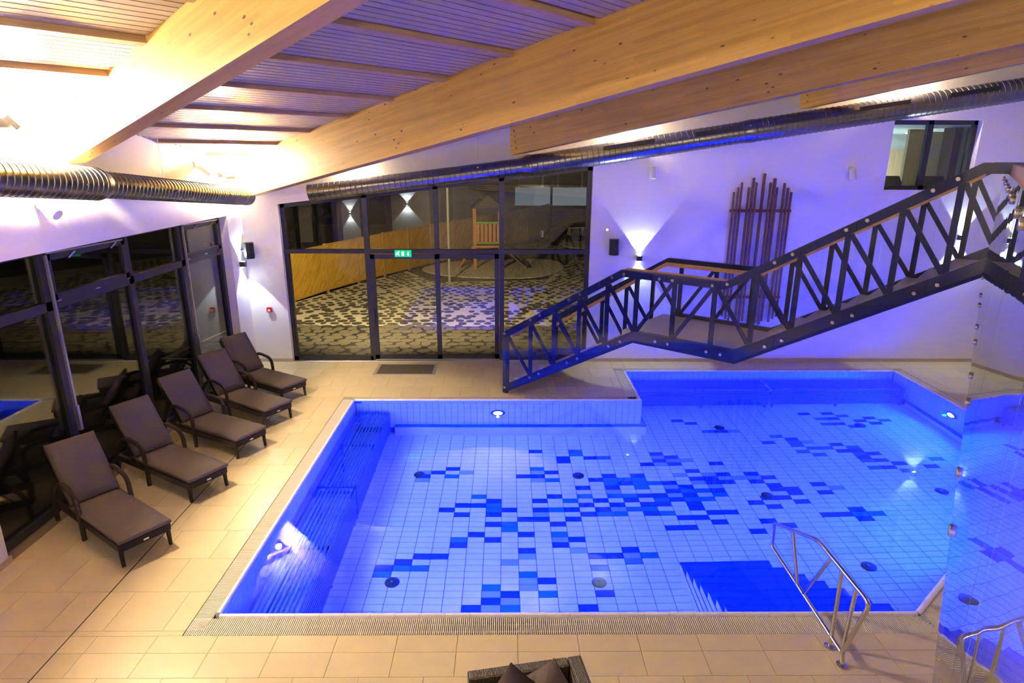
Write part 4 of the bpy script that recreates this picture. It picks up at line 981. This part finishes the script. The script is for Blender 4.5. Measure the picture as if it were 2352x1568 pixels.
# neighbouring buildings
nb = empty('neighbour_building', (-6.5,36.0,gz), label='pale plastered neighbouring building with dark cladding bays and two wall lamps', cat='building')
MB().box(-16,7.0,.0,.4,0,7.5).build('facade', M['bdark'], nb)
for a,b in ((-2.75,-1.75),(.05,2.2),(-5.2,-4.5)): MB().box(a,b,-.12,.0,0,7.5).build('plaster_bay', M['bwall'], nb)
for a,b in ((-1.6,-.25),(2.7,3.6),(-4.3,-3.0)): 
    f = MB().box(a,b,-.06,.0,.9,3.6).build('window', M['frame'], nb); MB().box(a+.08,b-.08,-.07,-.05,1.0,3.5).build('pane', M['bglass'], f)
updown((-5.55,35.87,2.10),(0,-1,0),'outdoor up and down wall lamp on the wider plaster bay', 130, COOL, 88, 'outdoor wall lamps')
updown((-8.78,35.87,1.55),(0,-1,0),'outdoor up and down wall lamp on the narrow plaster bay', 90, COOL, 70, 'outdoor wall lamps')
bh = empty('balcony_house', (5,44.0,gz), label='dark timber house with a pale balcony band at the back of the garden', cat='building')
MB().box(-6,9,.4,1.0,0,8).build('facade', M['bdark'], bh)
for k in range(3): MB().box(-4.6+k*2.75,-2.0+k*2.75,-.5,-.42,1.55,2.75).build('balcony_panel', M['balc'], bh)
MB().box(-4.8,4.0,-.6,.4,1.40,1.55).build('balcony_floor', M['bdark'], bh)
for k in range(4): MB().box(-4.75+k*2.75,-4.6+k*2.75,-.55,-.40,0,4.8).build('balcony_post', M['bdark'], bh)
for k in range(3):
    f = MB().box(-4.2+k*2.7,-2.4+k*2.7,.34,.40,1.7,4.0).build('balcony_window', M['bwall'], bh); MB().box(-4.05+k*2.7,-2.55+k*2.7,.32,.345,1.85,3.85).build('pane', M['bglass'], f)
for k in range(9): MB().box(-5.8,8.8,.36,.40,.1+k*.15,.2+k*.15).build('cladding_board', M['darkwood'], bh)
# slatted screen beyond the left window
sc = empty('slat_screen', (-11.0,4.0,gz), label='grey horizontal slat screen outside the left window', cat='screen')
for k in range(12): MB().box(-.04,.04,-6,5,.3+k*.27,.47+k*.27).build('screen_slat', M['bwall'], sc)
for y in (-5.8,-.5,4.8): MB().box(-.1,-.04,y,y+.1,0,3.6).build('screen_post', M['frame'], sc)

for i, (x,y) in enumerate(((10.6,7.4),(7.6,5.2),(11.4,4.0))):  # unseen downlights added to warm the low right wall and deck
    t = empty('soffit_fill_downlight', (x,y,3.14), label='added fill downlight under the gallery slab, '+['beside the right pool edge','in the middle','near the right end wall'][i], cat='lamp', group='added fill downlights under the gallery')
    MB().lathe([(.11,0),(.11,-.015),(.08,-.02)], 16).build('ring', M['white'], t); MB().lathe([(.075,-.018),(0,-.019)], 14).build('lens', M['downlight'], t)
    light('SPOT', 'soffit_fill_glow', (x,y,3.10), 150, WARM, .07, (0,.12,-1), 165, .4)
# ------------------------------------------------------------------ lit room behind the small window
for nm, q, lb in (('floor_office',(7.2,14.5,14.19,20.0,3.05,3.2),'floor of the lit room'),('ceiling_office',(7.2,14.5,14.19,20.0,5.30,5.45),'white ceiling of the lit room'),('wall_office_left',(7.05,7.2,14.19,20.0,3.05,5.45),'left wall of the lit room'),('wall_office_right',(14.5,14.65,14.19,20.0,3.05,5.45),'right wall of the lit room'),('wall_office_back',(7.05,14.65,20.0,20.15,3.05,5.45),'back wall of the lit room')):
    tag(MB().box(*q).build(nm, M['roomwhite']), lb+' behind the small window', 'wall' if 'wall' in nm else nm.split('_')[0], kind='structure')
light('AREA', 'office_light', (10.2,18.6,5.26), 130, (.92,1.0,.98), .5, (0,0,-1))
t = empty('ceiling_downlight', (11.7,19.0,5.30), label='round ceiling downlight in the lit room', cat='lamp'); MB().lathe([(.09,0),(.10,-.02),(.0,-.021)], 16).build('lens', M['downlight'], t)
t = empty('oak_door', (12.0,19.93,3.2), label='oak door at the back of the lit room', cat='door'); MB().box(-.40,.40,-.06,.03,.0,1.64).build('door_panel', M['oak'], t); MB().lathe([(.03,0),(.03,.05)], 10, (.30,-.06,.9), (0,-1,0)).build('handle', M['inox'], t)
t = empty('oak_partition', (10.35,16.3,3.2), label='tall oak veneer partition in the lit room', cat='partition')
MB().box(-.33,.24,-.05,.05,0,2.08).build('panel', M['oak'], t); MB().box(.25,.62,-.06,.04,0,2.02).build('panel', M['curtain'], t)
t = empty('dark_bookcase', (10.52,15.5,3.2), label='dark brown shelf wall seen edge on in the lit room', cat='shelf')
for x0,x1,k in ((-.02,.16,'darkwood'),(.16,.26,'stonegrey'),(.26,.46,'darkwood'),(.46,.60,'roomwhite'),(.60,.74,'stonegrey'),(.74,1.05,'darkwood')): MB().box(x0,x1,-.2,.2,0,2.08).build('shelf_side', M[k], t)
t = empty('side_table', (9.6,15.1,3.2), label='white table behind the office chairs in the lit room', cat='table'); MB().box(-.5,.6,-.25,.3,.70,.74).build('table_top', M['white'], t); MB().tube([(0,0,0),(0,0,.7)], .04, 10).build('table_leg', M['inox'], t)
def ochair(x, y, lab):
    t = empty('office_chair', (x,y,3.2), label=lab, cat='chair', group='black chairs in the lit room')
    MB().prism([(-.30,-.04,.55),(.30,-.04,.55),(.33,-.02,.85),(.26,.0,1.0),(-.26,.0,1.0),(-.33,-.02,.85)], (0,.08,0)).build('backrest', M['chairblack'], t, bevel=.02); MB().box(-.28,.28,.04,.5,.42,.52).build('seat', M['chairblack'], t, bevel=.02)
    MB().tube([(0,.2,0),(0,.2,.42)], .03, 8).build('stem', M['inox'], t); MB().lathe([(.25,0),(.25,.03),(.05,.06)], 14, (0,.2,0)).build('foot', M['inox'], t)
ochair(8.62,14.50,'black chair back behind the left pane of the small window'); ochair(9.62,14.50,'black chair back behind the right pane of the small window')
